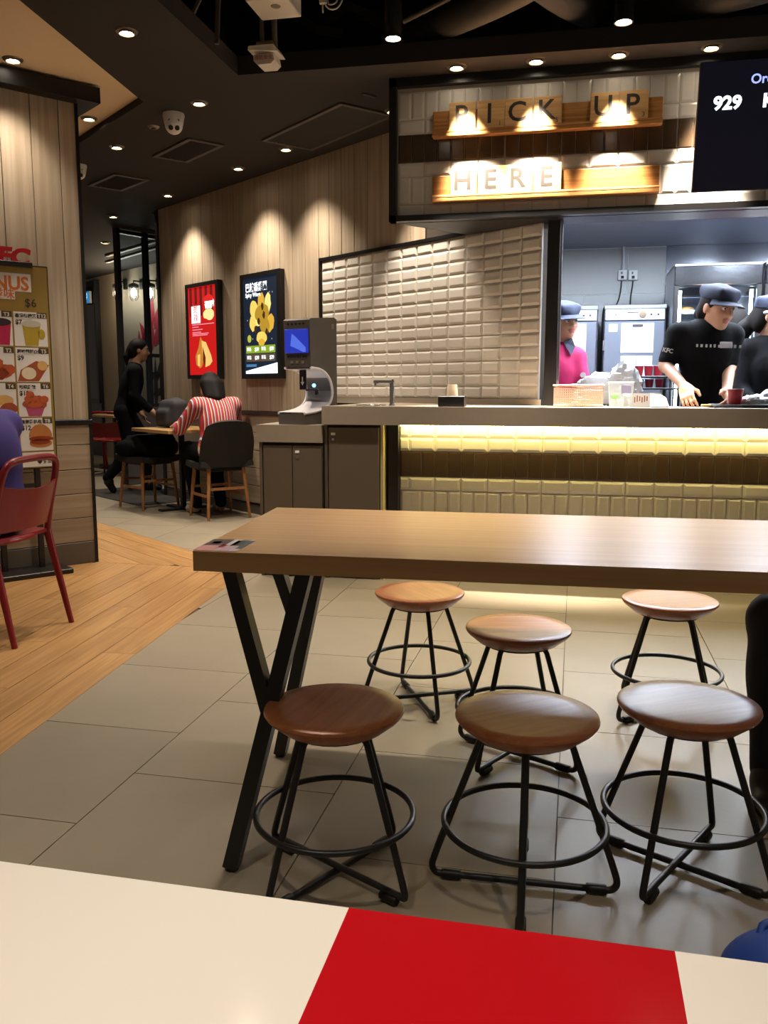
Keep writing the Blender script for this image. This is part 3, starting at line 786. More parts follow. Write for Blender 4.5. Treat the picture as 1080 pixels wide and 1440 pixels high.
def bar_thing(name, label, a, b, w, h, cat, mat):
    a, b = Vector(a), Vector(b); o = MB().bar((0, 0, 0), b-a, w, h).build(name, mat, loc=a); tag(o, label, cat); return o
bar_thing('roof_beam', 'dark flat roof beam bending behind the emergency lamp', atY(425, 22, 5.6), atY(465, 45, 5.2), 0.16, 0.05, 'beam', DUCT)
bar_thing('roof_beam', 'dark sloping roof beam left of the cylinder spot', atY(460, 45, 5.4), atY(505, 14, 5.2), 0.16, 0.05, 'beam', DUCT)
bar_thing('roof_beam', 'dark roof beam dropping towards the cylinder spot', atY(503, 14, 5.4), atY(552, 40, 5.2), 0.16, 0.05, 'beam', DUCT)
bar_thing('hanger_strut', 'upright grey hanger strut at the corner of the open ceiling', atY(308, -40, 4.4), atY(305, 62, 4.4), 0.02, 0.02, 'strut', CON)
bar_thing('hanger_strut', 'slanting grey hanger strut near the ceiling corner', atY(285, -10, 4.2), atY(272, 18, 4.2), 0.015, 0.015, 'strut', CON)
bar_thing('hanger_strut', 'wide dark upright strut above the letter K', atY(786, -40, 5.6), atY(782, 70, 5.6), 0.06, 0.04, 'strut', DUCT)
# emergency lamp
Ye = 4.25
pa = atY(375, 62, Ye)
t = thing('emergency_lamp', 'small white emergency lamp with red lettering hanging from the open ceiling', 'emergency light', (pa.x, Ye, pa.z))
WH = pbr('ivory_plastic', 'd8d0c2', 0.5)
s = 4.4/FPX
MB().prism([(-0.052, -0.062), (0.050, -0.062), (0.055, -0.09), (0.035, -0.108), (-0.030, -0.108), (-0.05, -0.09)], -0.05, 0.05, 'XZ').build('lamp_body', WH, t)
MB().hexa([(-0.072, -0.07, -0.046), (0.078, -0.07, -0.06), (0.078, 0.05, -0.06), (-0.072, 0.05, -0.046), (-0.066, -0.075, -0.03), (0.06, -0.075, -0.03), (0.06, 0.05, -0.03), (-0.066, 0.05, -0.03)]).build('lamp_cover', WH, t)
MB().box(-0.045, 0.04, -0.03, 0.03, -0.03, 0.005, 0.003).build('junction', RING, t)
text('消防安全', 0.024, pbr('red_ink', 'b03a26', 0.6), t, (0, -0.0515, -0.086), align='CENTER', depth=0.0003)
MB().tube([(-0.022, 0, 0), (-0.025, 0, 0.16)], 0.011, 10).build('conduit', CON, t)
MB().tube([(0.035, 0.02, -0.01), (0.033, 0.02, 0.16)], 0.014, 10).build('conduit', CON, t)
pb = atY(386, 8, Ye-0.1)
t = thing('ceiling_speaker_box', 'white square box with round grille above the emergency lamp', 'speaker', (pb.x, Ye-0.1, pb.z+0.01))
MB().box(-0.10, 0.10, -0.12, 0.10, -0.03, 0.12, 0.004).build('casing', WH, t)
MB().lathe([(0.0, -0.031), (0.022, -0.031), (0.024, -0.029)], 20, cap=False).xf(Matrix.Translation((0.02, -0.04, -0.001))).build('grille', RING, t)
MB().box(-0.085, -0.065, -0.121, -0.119, -0.02, 0.1).build('edge_strip', pbr('yellowed_edge', 'd8c88a', 0.5), t)
MB().tube([(0, 0, 0.12), (0, 0, 3.75-pb.z-0.01)], 0.012, 8).build('rod', CON, t)
pc = atY(455, 4, 4.3)
t = thing('cable_loop', 'looped white cables hanging in the open ceiling', 'cable', (pc.x, 4.3, pc.z))
MB().tube(smooth_path([(0.0, 0, 0.3), (0.0, 0, 0.0), (0.03, 0, -0.035), (0.075, 0, -0.03), (0.10, 0, 0.02), (0.10, 0, 0.3)], 2), 0.004, 6).build('cable', WH, t, 60)
MB().tube(smooth_path([(0.01, 0.01, 0.3), (0.012, 0.01, 0.0), (0.04, 0.01, -0.01), (0.075, 0.01, 0.01), (0.085, 0.01, 0.3)], 2), 0.004, 6).build('cable', WH, t, 60)
MB().box(-0.02, 0.015, -0.01, 0.01, -0.005, 0.03, 0.003).build('connector', WH, t)
MB().tube([(-0.004, 0, -0.005), (-0.004, 0, -0.045)], 0.004, 6).build('plug', WH, t)
# ================================================================ glossy table in the foreground
TZ = 0.74
GW = pbr('white_gloss_laminate', 'e8e2d8', 0.12, spec=0.5, var=0.01); GR = pbr('red_gloss_laminate', 'b5121b', 0.14, spec=0.5)
ye = (atZ(0, 1205, TZ).y+atZ(490, 1278, TZ).y+atZ(950, 1343, TZ).y)/3
xr0 = atZ(490, 1278, TZ).x; xr1 = atZ(950, 1343, TZ).x
t = thing('glossy_table', 'glossy white table with a red section across its top', 'table', (0, ye-0.33, 0))
def sect(name, x0, x1, m): MB().box(x0, x1, -0.33, 0.33, TZ-0.028, TZ).build(name, m, t)
sect('white_section', -0.98, xr0, GW); sect('red_section', xr0, xr1, GR); sect('white_section', xr1, 0.96, GW)
for sx in (-0.72, 0.70):
    MB().box(sx-0.03, sx+0.03, -0.03, 0.03, 0.02, TZ-0.028).build('leg', M['blackmetal'], t)
    MB().box(sx-0.04, sx+0.04, -0.27, 0.27, 0.0, 0.02, 0.004).build('foot', M['blackmetal'], t)

# ================================================================ long wooden table with Y legs
TBW = wood('table_oak', 'c49a68', 'd2aa78', 'X', 55, 1.0, 0.30, 0.0, 0.02, 0.5)
tl = atZ(271, 775, TZ); rotT = radians(2.0)
t = thing('long_table', 'long light oak table on black Y-shaped steel legs', 'table', (tl.x, tl.y, 0), rotT)
LT = 2.5; DT = 0.725
MB().hexa([(0.0, 0, TZ-0.045), (LT, 0, TZ-0.045), (LT, DT, TZ-0.045), (-0.03, DT, TZ-0.045), (0.0, 0, TZ), (LT, 0, TZ), (LT, DT, TZ), (-0.03, DT, TZ)]).build('tabletop', TBW, t)
def yleg(x, y, mx, my):
    b = MB(); zt = TZ-0.045; w = 0.034
    foot = Vector((x, y-0.05*my, 0.008)); top = Vector((x+0.165*mx, y+0.02*my, zt)); jt = foot.lerp(top, 0.56); br = Vector((x-0.01*mx, y+0.02*my, zt))
    b.bar(foot, top, w, w*1.15, (0, 1, 0)); b.bar(jt+Vector((-0.004*mx, 0, -0.03)), br, w*0.92, w*1.1, (0, 1, 0))
    o = b.build('leg', M['blackmetal'], t)
    MB().lathe([(0.016, 0), (0.016, 0.01), (0.01, 0.02)], 12).xf(Matrix.Translation((foot.x, foot.y, -0.0))).build('glide', M['black'], o)
yleg(0.085, 0.02, 1, 1); yleg(0.010, 0.545, 1, -1); yleg(LT-0.085, 0.02, -1, 1); yleg(LT-0.085, 0.70, -1, -1)
for yy in (0.05, 0.66): MB().box(0.04, 0.30, yy-0.02, yy+0.02, TZ-0.052, TZ-0.045).build('leg_plate', M['blackmetal'], t)
# leaflet
cs = [atZ(270, 774, TZ+.001), atZ(333, 775.5, TZ+.001), atZ(362, 759, TZ+.001), atZ(301, 758, TZ+.001)]
c = sum(cs, Vector())/4
lf = thing('leaflet', 'printed promotional leaflet lying on the corner of the long oak table', 'leaflet', (c.x, c.y, TZ))
LP = [p-c for p in cs]
for p in LP: p.x *= 0.985; p.y *= 0.97
def quad_on(u0, u1, v0, v1, z0, z1, name, mat, par):
    def P(u, v): return LP[0]*(1-u)*(1-v)+LP[1]*u*(1-v)+LP[2]*u*v+LP[3]*(1-u)*v
    q = [P(u0, v0), P(u1, v0), P(u1, v1), P(u0, v1)]
    MB().hexa([(p.x, p.y, z0) for p in q]+[(p.x, p.y, z1) for p in q]).build(name, mat, par)
quad_on(0, 1, 0, 1, 0.0002, 0.001, 'sheet', pbr('leaflet_paper', 'd8c8c0', 0.35), lf)
for u0, u1, v0, v1, cc in ((0, .45, 0, .45, 'e8a8a8'), (0, .5, .45, 1, '4a4446'), (.5, .72, .5, 1, 'd8d8d8'), (.42, .56, .28, .5, 'c8303a'), (.62, .86, .45, .9, '2f3f3a'), (.86, 1, .2, .9, '3d5a68'), (.55, .8, 0, .4, 'd8b8c8'), (.8, .95, 0, .2, 'e8d8e8'), (.12, .3, .6, .8, '7a6a68'), (.7, .9, .9, 1, '9fb0b0')):
    quad_on(u0, u1, v0, v1, 0.001, 0.0013, 'print_patch', pbr('print_'+cc, cc, 0.35), lf)

# ================================================================ stools
SEAT = wood('stool_beech', '9c5d38', 'b0714a', 'X', 50, 4.0, 0.32, 0.07, 0.02, 0.5)
SZ = 0.405
prof = [(0.0, 0.0), (0.10, 0.0), (0.118, 0.006), (0.150, 0.032), (0.1555, 0.040), (0.1545, 0.0455), (0.150, 0.048), (0.12, 0.0465), (0.0, 0.0455)]
seat_me = MB().lathe([(r, z+SZ-0.048) for r, z in prof], 48, cap=False).mesh('seat', SEAT, 35)
def sled(z_top, r_top, r_bot, rad):
    p = [(-r_top+0.012, 0, z_top), (-r_top-0.004, 0, z_top-0.012), (-r_top-0.01, 0, z_top-0.03), (-r_bot+0.004, 0, 0.05), (-r_bot, 0, 0.026), (-r_bot+0.012, 0, rad), (-r_bot+0.032, 0, rad)]
    full = p+[(-x, y, z) for x, y, z in p[::-1]]
    return smooth_path(full, 2)
RB = 0.205
sledA = MB().tube(sled(SZ-0.046, 0.092, RB, 0.0125), 0.0078, 10).mesh('sled_leg', M['blackmetal'], 60)
sledB = MB().tube([(p.y, p.x, p.z) for p in sled(SZ-0.046, 0.092, RB, 0.0275)], 0.0078, 10).mesh('sled_leg', M['blackmetal'], 60)
ring_r = 0.092+0.01+(RB-0.004-0.102)*((SZ-0.076-0.155)/(SZ-0.076-0.05))
footring = MB().tube(circle(ring_r+0.013, 56, (0, 0, 0.155)), 0.0072, 10, closed=True).mesh('foot_ring', M['blackmetal'], 60)
padm = MB().lathe([(0.0105, -0.022), (0.0115, -0.018), (0.0115, 0.018), (0.0105, 0.022)], 12, axis='X').mesh('floor_pad', M['black'], 40)
mount = MB().lathe([(0.098, SZ-0.053), (0.098, SZ-0.047)], 24).mesh('mounting_plate', M['blackmetal'], 40)
def stool(px, ang, label, tone=None):
    p = atZ(px[0], px[1], SZ)
    t = thing('stool', label, 'stool', (p.x, p.y, 0), ang, 'round wooden stools at the long table')
    s = place('seat', seat_me, t, rot=(0, 0, tone or 0.0)); place('mounting_plate', mount, t)
    place('sled_leg', sledA, t); place('sled_leg', sledB, t); place('foot_ring', footring, t)
    for a in range(4):
        zz = 0.0125 if a % 2 == 0 else 0.0125
        pd = place('floor_pad', padm, t, ((RB-0.045)*cos(a*pi/2), (RB-0.045)*sin(a*pi/2), zz), rot=a*pi/2)
    return t
D = radians
stool((470, 993), D(62), 'round stool with a knotted seat beside the Y leg at the table end', D(20))
stool((741, 1003), D(2), 'round-seated stool between two others on the glossy table side', D(35))
stool((968, 987), D(-28), 'round-seated stool on the glossy table side, next to the seated legs', D(60))
stool((590, 831), D(-62), 'round-seated stool on the counter side behind the Y leg', D(10))
stool((729, 881), D(-28), 'round-seated stool tucked in beneath the tabletop', D(40))
stool((942, 842), D(39), 'round-seated stool on the counter side near the seated legs', D(-10))
# ================================================================ menu stand in front of the column
MOFF = 0.10
def mc(x, y): return onC(x, y, MOFF+0.012)
mt = thing('menu_stand', 'free-standing menu board with food pictures and prices before the plank column', 'menu board', CP-CY*MOFF+CX*(-0.6), CROT)
MX = lambda lx: lx+0.6
br = mc(72, 500)[0]; mtop = mc(63.7, 376.6)[1]; mbot = mc(81.4, 656)[1]; ml = br-0.80
MBK = pbr('menu_frame', '1b1614', 0.4)
MB().box(MX(ml)-0.01, MX(br)+0.008, -0.004, 0.022, mbot-0.008, mtop+0.008, 0.002).build('frame', MBK, mt)
MB().box(MX(ml)-0.01, MX(br)-0.08, -0.016, 0.022, mtop-0.01, mtop+0.022, 0.003).build('top_rail', MBK, mt)
MB().box(MX(ml), MX(br), -0.008, -0.004, mbot, mtop).build('poster', pbr('menu_gold', '8f7436', 0.35, var=0.25, vscale=5), mt)
for px in (58, 5, ):
    lx = mc(px, 740)[0]
    MB().box(MX(lx)-0.016, MX(lx)+0.016, -0.004, 0.02, 0.02, mbot, 0.002).build('post', MBK, mt)
lx1 = mc(91, 797)[0]
MB().box(MX(ml), MX(lx1), -0.16, 0.10, 0.0, 0.03, 0.004).build('base_plate', MBK, mt)
MB().box(MX(mc(5, 740)[0]), MX(mc(58, 740)[0]), 0.0, 0.016, mc(45, 683)[1]-0.012, mc(45, 683)[1]+0.012).build('crossbar', MBK, mt)
# raised red letters on top
RED = pbr('sign_red', 'b01020', 0.4)
kz0 = mc(42, 376)[1]; kx1 = mc(43, 365)[0]
o = text('KFC', 0.125, RED, mt, (MX(kx1)-0.285, -0.006, kz0+0.012), off=0.006, depth=0.006, sx=1.2, name='raised_letters')
for v in o.data.vertices: v.co.x += v.co.y*0.18
MWH = pbr('menu_white', 'd8d2cc', 0.4); ORG = pbr('menu_orange', 'c86a28', 0.4); INKM = pbr('menu_ink', '2a2220', 0.5); TAGM = pbr('menu_tag', '4a3a20', 0.4); OLIVE = pbr('menu_grid', '7a6438', 0.4)
YF = -0.0082
def flat(name, poly, mat, par, y=YF, d=0.0006):
    return MB().prism(poly, y-d, y, 'XZ').build(name, mat, par)
def rect(x0, x1, z0, z1): return [(x0, z0), (x1, z0), (x1, z1), (x0, z1)]
def blob(cx, cz, rx, rz, n=20, wob=0.0, seed=0):
    r = random.Random(seed); return [(cx+rx*cos(2*pi*i/n)*(1+wob*(r.random()-.5)), cz+rz*sin(2*pi*i/n)*(1+wob*(r.random()-.5))) for i in range(n)]
a = mc(43, 386); b = mc(43, 411)
bz0, bz1 = b[1], a[1]; bx = MX(a[0])
flat('sticker', rect(bx-0.36, bx, bz0, bz1), MWH, mt)
text('BONUS', 0.105, ORG, mt, (bx-0.345, YF-0.0012, bz0+0.010), off=0.003, depth=0.0004, sx=0.95)
c_ = MX(mc(21, 410)[0])
flat('sticker', rect(c_-0.25, c_, mc(20, 421)[1], bz0+0.002), MWH, mt, y=YF-0.0003)
text('多多滋味', 0.062, ORG, mt, (c_-0.25, YF-0.0012, mc(20, 421)[1]+0.008), off=0.001, depth=0.0004)
text('$6', 0.066, INKM, mt, (MX(mc(35, 432)[0]), YF-0.0012, mc(35, 431)[1]), depth=0.0003)
# two columns of four pictures
xr1_ = MX(mc(66.5, 460)[0]); xr0_ = MX(mc(20, 460)[0]); cw = xr1_-xr0_
rowz = [mc(42, y)[1] for y in (438, 488, 538, 587, 635)]
FOODC = {k: pbr('food_'+k, v, 0.4, var=0.12, vscale=18) for k, v in dict(cola='6d1a2c', ice='3a2430', cup='b02048', beer='a8902a', foam='b8b0a0', chick='b0522a', chick2='8a3418', bun='b07038', bun2='cda060', bread='9a4a2a', cream='d8c8a8', pink='a8486a').items()}
labs = [[('T3', None, ''), ('T12', '$7', '香橙檸檬茶')], [('T2', None, ''), ('T5', '$9', '原味葡撻(2件)')], [('T4', None, '熱薯'), ('T6', '$10', '可樂雞粒')], [('T9', None, ''), ('T8', '$12', '香脆雞扒包')]]
for r in range(4):
    z1, z0 = rowz[r]-0.004, rowz[r+1]+0.004
    h = z1-z0
    for cidx in (0, 1):
        x0 = xr0_ if cidx else xr0_-cw-0.010
        x1 = x0+cw
        cell = flat('menu_panel', rect(x0, x1, z0, z1), MWH, mt)
        tg, pr_, nm = labs[r][cidx]
        flat('code_tag', rect(x1-cw*0.30, x1, z1-h*0.17, z1), TAGM, cell, y=YF-0.0006)
        text(tg, 0.030, MWH, cell, (x1-cw*0.15, YF-0.0016, z1-h*0.145), align='CENTER', depth=0.0003, off=0.0006)
        if pr_: text(pr_, 0.036, INKM, cell, (x0+0.008, YF-0.0012, z1-h*0.36), depth=0.0003, off=0.001)
        if nm: text(nm, 0.024, INKM, cell, (x0+0.008, YF-0.0012, z1-h*0.155), depth=0.0003, off=0.0008)
        if cidx: flat('fine_print', rect(x0+0.008, x0+cw*0.55, z1-h*0.215, z1-h*0.195), FOODC['foam'], cell, y=YF-0.0006)
        cx = (x0+x1)/2; Y2 = YF-0.0006; Y3 = YF-0.0012; Y4 = YF-0.0018
        if r == 0 and cidx == 1:
            flat('picture', [(cx-0.035, z0+0.004), (cx+0.038, z0+0.004), (cx+0.055, z0+h*0.62), (cx-0.048, z0+h*0.62)], FOODC['beer'], cell, Y2)
            flat('picture', blob(cx+0.003, z0+h*0.66, 0.056, 0.020), FOODC['foam'], cell, Y3)
            flat('picture', blob(cx+0.06, z0+h*0.36, 0.02, 0.03), FOODC['beer'], cell, Y2)
        if r == 0 and cidx == 0:
            flat('picture', [(cx+0.0, z0+0.004), (cx+0.075, z0+0.004), (cx+0.088, z0+h*0.66), (cx-0.03, z0+h*0.66)], FOODC['cup'], cell, Y2)
            flat('picture', blob(cx+0.03, z0+h*0.68, 0.06, 0.022), FOODC['ice'], cell, Y3)
        if r == 1 and cidx == 1:
            flat('picture', [(cx-0.09, z0+0.004), (cx+0.03, z0+0.004), (cx+0.094, z0+h*0.5), (cx+0.02, z0+h*0.62), (cx-0.07, z0+h*0.35)], FOODC['bread'], cell, Y2)
            flat('picture', blob(cx-0.025, z0+h*0.25, 0.042, 0.035), FOODC['cream'], cell, Y3); flat('picture', blob(cx+0.055, z0+h*0.48, 0.03, 0.028), FOODC['bun2'], cell, Y3)
        if r == 1 and cidx == 0:
            for q in range(7): flat('picture', blob(cx+0.02+0.055*cos(q*2.4)*(.4+.1*q), z0+h*0.36+0.035*sin(q*1.9), 0.035, 0.03, 12, .3, q), FOODC['chick' if q % 2 else 'chick2'], cell, Y2-0.0003*(q % 3))
        if r == 2 and cidx == 1:
            flat('picture', [(cx-0.04, z0+0.003), (cx+0.035, z0+0.003), (cx+0.065, z0+h*0.4), (cx-0.06, z0+h*0.4)], FOODC['pink'], cell, Y2)
            for q in range(9): flat('picture', blob(cx-0.045+0.03*(q % 4)+0.01*(q//4), z0+h*(0.38+0.14*(q//4)), 0.026, 0.022, 10, .3, q), FOODC['chick' if q % 3 else 'bread'], cell, Y3-0.0003*(q % 3))
        if r == 2 and cidx == 0:
            flat('picture', blob(cx+0.02, z0+h*0.5, 0.06, 0.03, 16, .15, 3), FOODC['bun2'], cell, Y2); flat('picture', blob(cx+0.05, z0+h*0.25, 0.05, 0.035, 16, .15, 4), FOODC['bread'], cell, Y3)
        if r == 3:
            bx_ = cx+0.022 if cidx else cx
            flat('picture', [(bx_+0.068*cos(t_), z0+h*0.42+0.075*sin(t_)) for t_ in np.linspace(0, pi, 16)], FOODC['bun'], cell, Y2)
            flat('picture', blob(bx_, z0+h*0.36, 0.072, 0.016, 16, .2, 5), FOODC['chick2'], cell, Y3)
            flat('picture', blob(bx_, z0+h*0.22, 0.066, 0.026, 16), FOODC['bun'], cell, Y2)
            flat('picture', blob(bx_-0.004, z0+h*0.27, 0.06, 0.016, 16), FOODC['chick2'], cell, Y3)
fz_ = mc(55, 655)[1]; ft = mc(55, 640)[1]
flat('footer', rect(MX(ml)+0.2, MX(br)-0.012, mbot+0.006, rowz[4]-0.006), MWH, mt)
text('♥多滋味', 0.026, INKM, mt, (MX(br)-0.115, YF-0.0012, mbot+0.025), depth=0.0003)

# ================================================================ light boxes on the plank wall
def lightbox(x0, x1, z0, z1, name, label, facecol, es):
    c = (x0+x1)/2; t = thing(name, label, 'light box', wpt(c, -0.014, z0), WROT)
    w = (x1-x0)/2; h = z1-z0
    b = 0.045
    MB().box(-w, w, -0.045, 0, 0, h, 0.003).build('casing', M['black'], t)
    MB().box(-w, -w+b, -0.052, -0.045, 0, h).box(w-b, w, -0.052, -0.045, 0, h).box(-w+b, w-b, -0.052, -0.045, 0, b*.8).box(-w+b, w-b, -0.052, -0.045, h-b*.8, h).build('frame', M['black'], t)
    MB().box(-w+b, w-b, -0.047, -0.044, b*.8, h-b*.8).build('backlit_print', glow('lightbox_'+name+facecol, facecol, es), t)
    return t, w-b, h, -0.047
def gl(c, s): return glow('print_glow_'+c, c, s)
t, w, h, y = lightbox(-1.056, -0.455, 1.185, 2.055, 'light_box', 'red backlit poster of fried chicken on the plank wall', 'd81414', 0.9)
for i in range(5): flat('curtain_fold', rect(-w+0.03+i*0.095, -w+0.075+i*0.095, h*0.66, h-0.04), gl('7a0a0e', 0.8), t, y)
WHT = gl('fff4f0', 1.7); YEL = gl('ffd890', 1.3); PNK = gl('ff8a9a', 1.2)
flat('print_patch', rect(-w+0.06, -w+0.225, h*0.585, h*0.765), WHT, t, y-0.0007)
text('脆\n辣', 0.085, gl('d83030', 1.0), t, (-w+0.14, y-0.0016, h*0.70), align='CENTER', depth=0.0002)
text('香脆', 0.085, WHT, t, (w-0.20, y-0.0009, h*0.735), depth=0.0003, off=0.004)
flat('print_patch', [(w-0.22, h*0.80), (w-0.05, h*0.80), (w-0.05, h*0.84), (w-0.13, h*0.875), (w-0.22, h*0.84)], gl('e02020', 1.1), t, y-0.0007)
flat('print_patch', blob(w-0.13, h*0.665, 0.10, 0.05, 18, .3, 3), YEL, t, y-0.0007)
for k, (ww, zz) in enumerate(((0.40, .565), (0.12, .54), (0.19, .512), (0.16, .485), (0.30, .468), (0.28, .452))):
    flat('text_line', rect(-w+0.07, -w+0.07+ww, h*zz, h*zz+0.008), PNK, t, y-0.0007)
CHK = gl('c07828', 1.2); CHK2 = gl('f0b868', 1.3); CHK3 = gl('6a2c10', 0.8)
flat('chicken_piece', [(-0.04, h*.44), (0.0, h*.40), (0.01, h*.2), (-0.02, h*.13), (-0.06, h*.11), (-0.13, h*.15), (-0.14, h*.24), (-0.08, h*.33)], CHK, t, y-0.0007)
flat('chicken_piece', [(-0.02, h*.40), (0.06, h*.38), (0.15, h*.24), (0.17, h*.18), (0.12, h*.14), (0.04, h*.12), (0.0, h*.2)], CHK2, t, y-0.0009)
flat('chicken_piece', [(0.0, h*.34), (0.05, h*.22), (0.04, h*.12), (0.0, h*.19)], CHK3, t, y-0.0012); flat('chicken_piece', [(-0.10, h*.25), (-0.05, h*.26), (-0.06, h*.13), (-0.1, h*.14)], CHK2, t, y-0.0012)
t, w, h, y = lightbox(-0.08, 0.522, 1.178, 2.052, 'light_box', 'dark blue backlit poster of chicken wings on the plank wall', '16263c', 0.75)
WHT2 = gl('f4fbff', 1.8)
text('巴辣香雞翼', 0.078, WHT2, t, (-w+0.035, y-0.0012, h*0.835), depth=0.0003, off=0.002, sx=0.86)
text('Spicy Wings', 0.048, WHT2, t, (-w+0.035, y-0.0012, h*0.78), depth=0.0003, off=0.001)
wings = [(-.09, .66, .06, .075, .3), (0.02, .72, .05, .08, 0), (.12, .70, .045, .09, -.1), (.03, .62, .11, .07, .2), (-.11, .53, .05, .07, .2), (.15, .52, .055, .075, -.3), (-.03, .57, .09, .06, 0), (.07, .50, .075, .07, -.5), (.02, .39, .085, .05, 0), (.02, .345, .05, .03, 0)]
for i, (cx, cz, rx, rz, an) in enumerate(wings):
    pl_ = blob(0, 0, rx, rz, 16, .22, i); pl_ = [(cx+p[0]*cos(an)-p[1]*sin(an), h*cz+p[0]*sin(an)+p[1]*cos(an)) for p in pl_]
    flat('wing', pl_, gl(('f0cc60', 'd8a838', 'f8e088', 'b08828')[i % 4], 1.2), t, y-0.0007-0.0002*(i % 5))
for i, (cx, cz) in enumerate(((-.02, .545), (.06, .60), (-.07, .47), (.1, .44), (.04, .68))): flat('wing_shadow', blob(cx, h*cz, .02, .03, 10, .4, i), gl('5a3a10', 0.6), t, y-0.0020)
flat('lime_slice', blob(-w+0.085, h*0.385, .03, .032), gl('b8b840', 1.1), t, y-0.0007)
for i in range(4):
    x0 = -w+0.03+(i % 2)*(w-0.03); x1 = x0+w-0.035; z0 = h*(.245 if i < 2 else .165)
    flat('price_panel', rect(x0, x1, z0, z0+h*.072), gl('8aa828' if i < 2 else '5a4a38', 1.1), t, y-0.0007)
    text('$39', 0.042, WHT2, t, (x1-0.085, y-0.0016, z0+h*.02), depth=0.0002, off=0.001); text('單點', 0.036, WHT2, t, (x0+0.01, y-0.0016, z0+h*.024), depth=0.0002)
flat('print_patch', [(-w+0.02, h*.05), (w-0.005, h*.05), (w-0.005, h*.15), (-w+0.02, h*.075)], WHT2, t, y-0.0007)
flat('text_line', rect(-w+0.03, -w+0.19, h*.115, h*.14), gl('4a80b0', 1.0), t, y-0.0007)
r_ = random.Random(4)
for i in range(14): flat('speckle', blob(-w+0.03+r_.random()*(2*w-.06), h*(.32+.6*r_.random()), .005, .007, 6), gl('b8c8d0', 0.8), t, y-0.0005)

# ================================================================ sanitiser station on the low cabinet
dr = -radians(20)
dt = thing('sanitiser_station', 'grey hand sanitiser station with blue screen and white scoop on the low cabinet', 'sanitiser', (-1.535, 4.97, 0.892), dr)
DG = pbr('graphite_plastic', '55504a', 0.4); DGD = pbr('graphite_dark', '3c3833', 0.4); DW = pbr('scoop_white', 'e6e2e4', 0.3)
hw = 0.095
inner = smooth_path([(-0.125, 0, 0.325), (-0.02, 0, 0.318), (0.055, 0, 0.27), (0.085, 0, 0.20), (0.075, 0, 0.14), (0.03, 0, 0.10), (-0.06, 0, 0.075), (-0.19, 0, 0.065)], 2)
inn = [(p.x, p.z) for p in inner]
# two cheeks + back: body profile in (y,z)
prof_up = [(0.13, 0.0), (0.13, 0.612), (0.10, 0.622), (-0.12, 0.605), (-0.135, 0.595)]+[(-0.125, 0.33)]+inn[1:-1]+[(-0.19, 0.06), (-0.19, 0.0)]
b = MB().prism(prof_up, -hw, hw, 'YZ'); b.build('body', DG, dt)
lin_ = MB()
n_ = len(inner)
for i in range(n_-1):
    (a0, a1), (b0, b1) = inn[i], inn[i+1]
    d = Vector((b0-a0, b1-a1)).normalized(); nx, nz = -d.y, d.x   # towards the opening
    if nx*(-1)+0 < -2: pass
    q = [(a0, a1), (b0, b1), (b0-d.y*-0.006*-1, b1+d.x*-0.006), (a0-d.y*-0.006*-1, a1+d.x*-0.006)]
    lin_.add([(-hw-0.004, q[0][0], q[0][1]), (hw+0.004, q[0][0], q[0][1]), (hw+0.004, q[1][0], q[1][1]), (-hw-0.004, q[1][0], q[1][1]),
              (-hw-0.004, q[3][0], q[3][1]), (hw+0.004, q[3][0], q[3][1]), (hw+0.004, q[2][0], q[2][1]), (-hw-0.004, q[2][0], q[2][1])],
             [(0, 1, 2, 3), (7, 6, 5, 4), (0, 3, 7, 4), (1, 5, 6, 2)])
lin_.build('scoop_liner', DW, dt, 60)
for sx in (-1, 1):
    MB().tube([(sx*hw, p.x, p.z) for p in inner], 0.008, 8).build('scoop_rim', DW, dt, 60)
MB().box(-hw+0.012, hw-0.012, -0.140, -0.128, 0.41, 0.545, 0.002).xf(Matrix.Identity(4)).build('display', glow('sanitiser_screen', '2a3cc0', 0.8), dt)
MB().prism([(-0.04, 0.45), (-0.01, 0.44), (0.05, 0.415), (0.07, 0.415), (0.07, 0.44), (0.0, 0.50), (-0.03, 0.52)], -0.1412, -0.1405, 'XZ').build('display_wave', glow('sanitiser_wave', '5a78f0', 0.9), dt)
for i in range(5): MB().lathe([(0.0, 0), (0.006, 0), (0.006, 0.003)], 10, cap=False, axis='Y').xf(Matrix.Translation((-0.06+i*0.028, -0.137, 0.575))).build('sensor_dot', M['black'], dt)
for i in range(8): MB().box(-0.07+i*0.018, -0.062+i*0.018, -0.1345, -0.130, 0.385, 0.392).build('vent_slot', M['black'], dt)
for i in range(3): MB().box(-0.05+i*0.04, -0.03+i*0.04, -0.1305, -0.127, 0.35, 0.365).build('icon', pbr('grey_icon', '7a756e', 0.5), dt)
lp = MB().box(-0.03, 0.018, -0.075, -0.066, 0.20, 0.315, 0.002).build('arrow_plate', pbr('navy_plate', '14162a', 0.4), dt)
MB().prism([(-0.006, 0.225), (-0.020, 0.245), (-0.010, 0.245), (-0.010, 0.275), (-0.002, 0.275), (-0.002, 0.245), (0.008, 0.245)], -0.0765, -0.0752, 'XZ').build('arrow', M['paper'], lp)
MB().box(0.01, 0.10, -0.07, -0.058, 0.192, 0.204, 0.003).build('lever', pbr('navy_lever', '14162a', 0.4), dt)
MB().box(0.078, 0.096, -0.073, -0.055, 0.17, 0.194, 0.003).build('lever_tip', M['black'], dt)
MB().ball((0.03, -0.012, 0.225), 0.011, 12, 8).build('indicator_light', glow('indicator_blue', '60c0ff', 6.0), dt, 60)
MB().box(hw, hw+0.002, 0.075, 0.1, 0.555, 0.585).build('badge', RING, dt)
MB().lathe([(0, 0), (0.006, 0), (0.006, 0.004)], 10, cap=False, axis='X').xf(Matrix.Translation((hw-0.002, 0.09, 0.42))).build('lock', M['chrome'], dt)

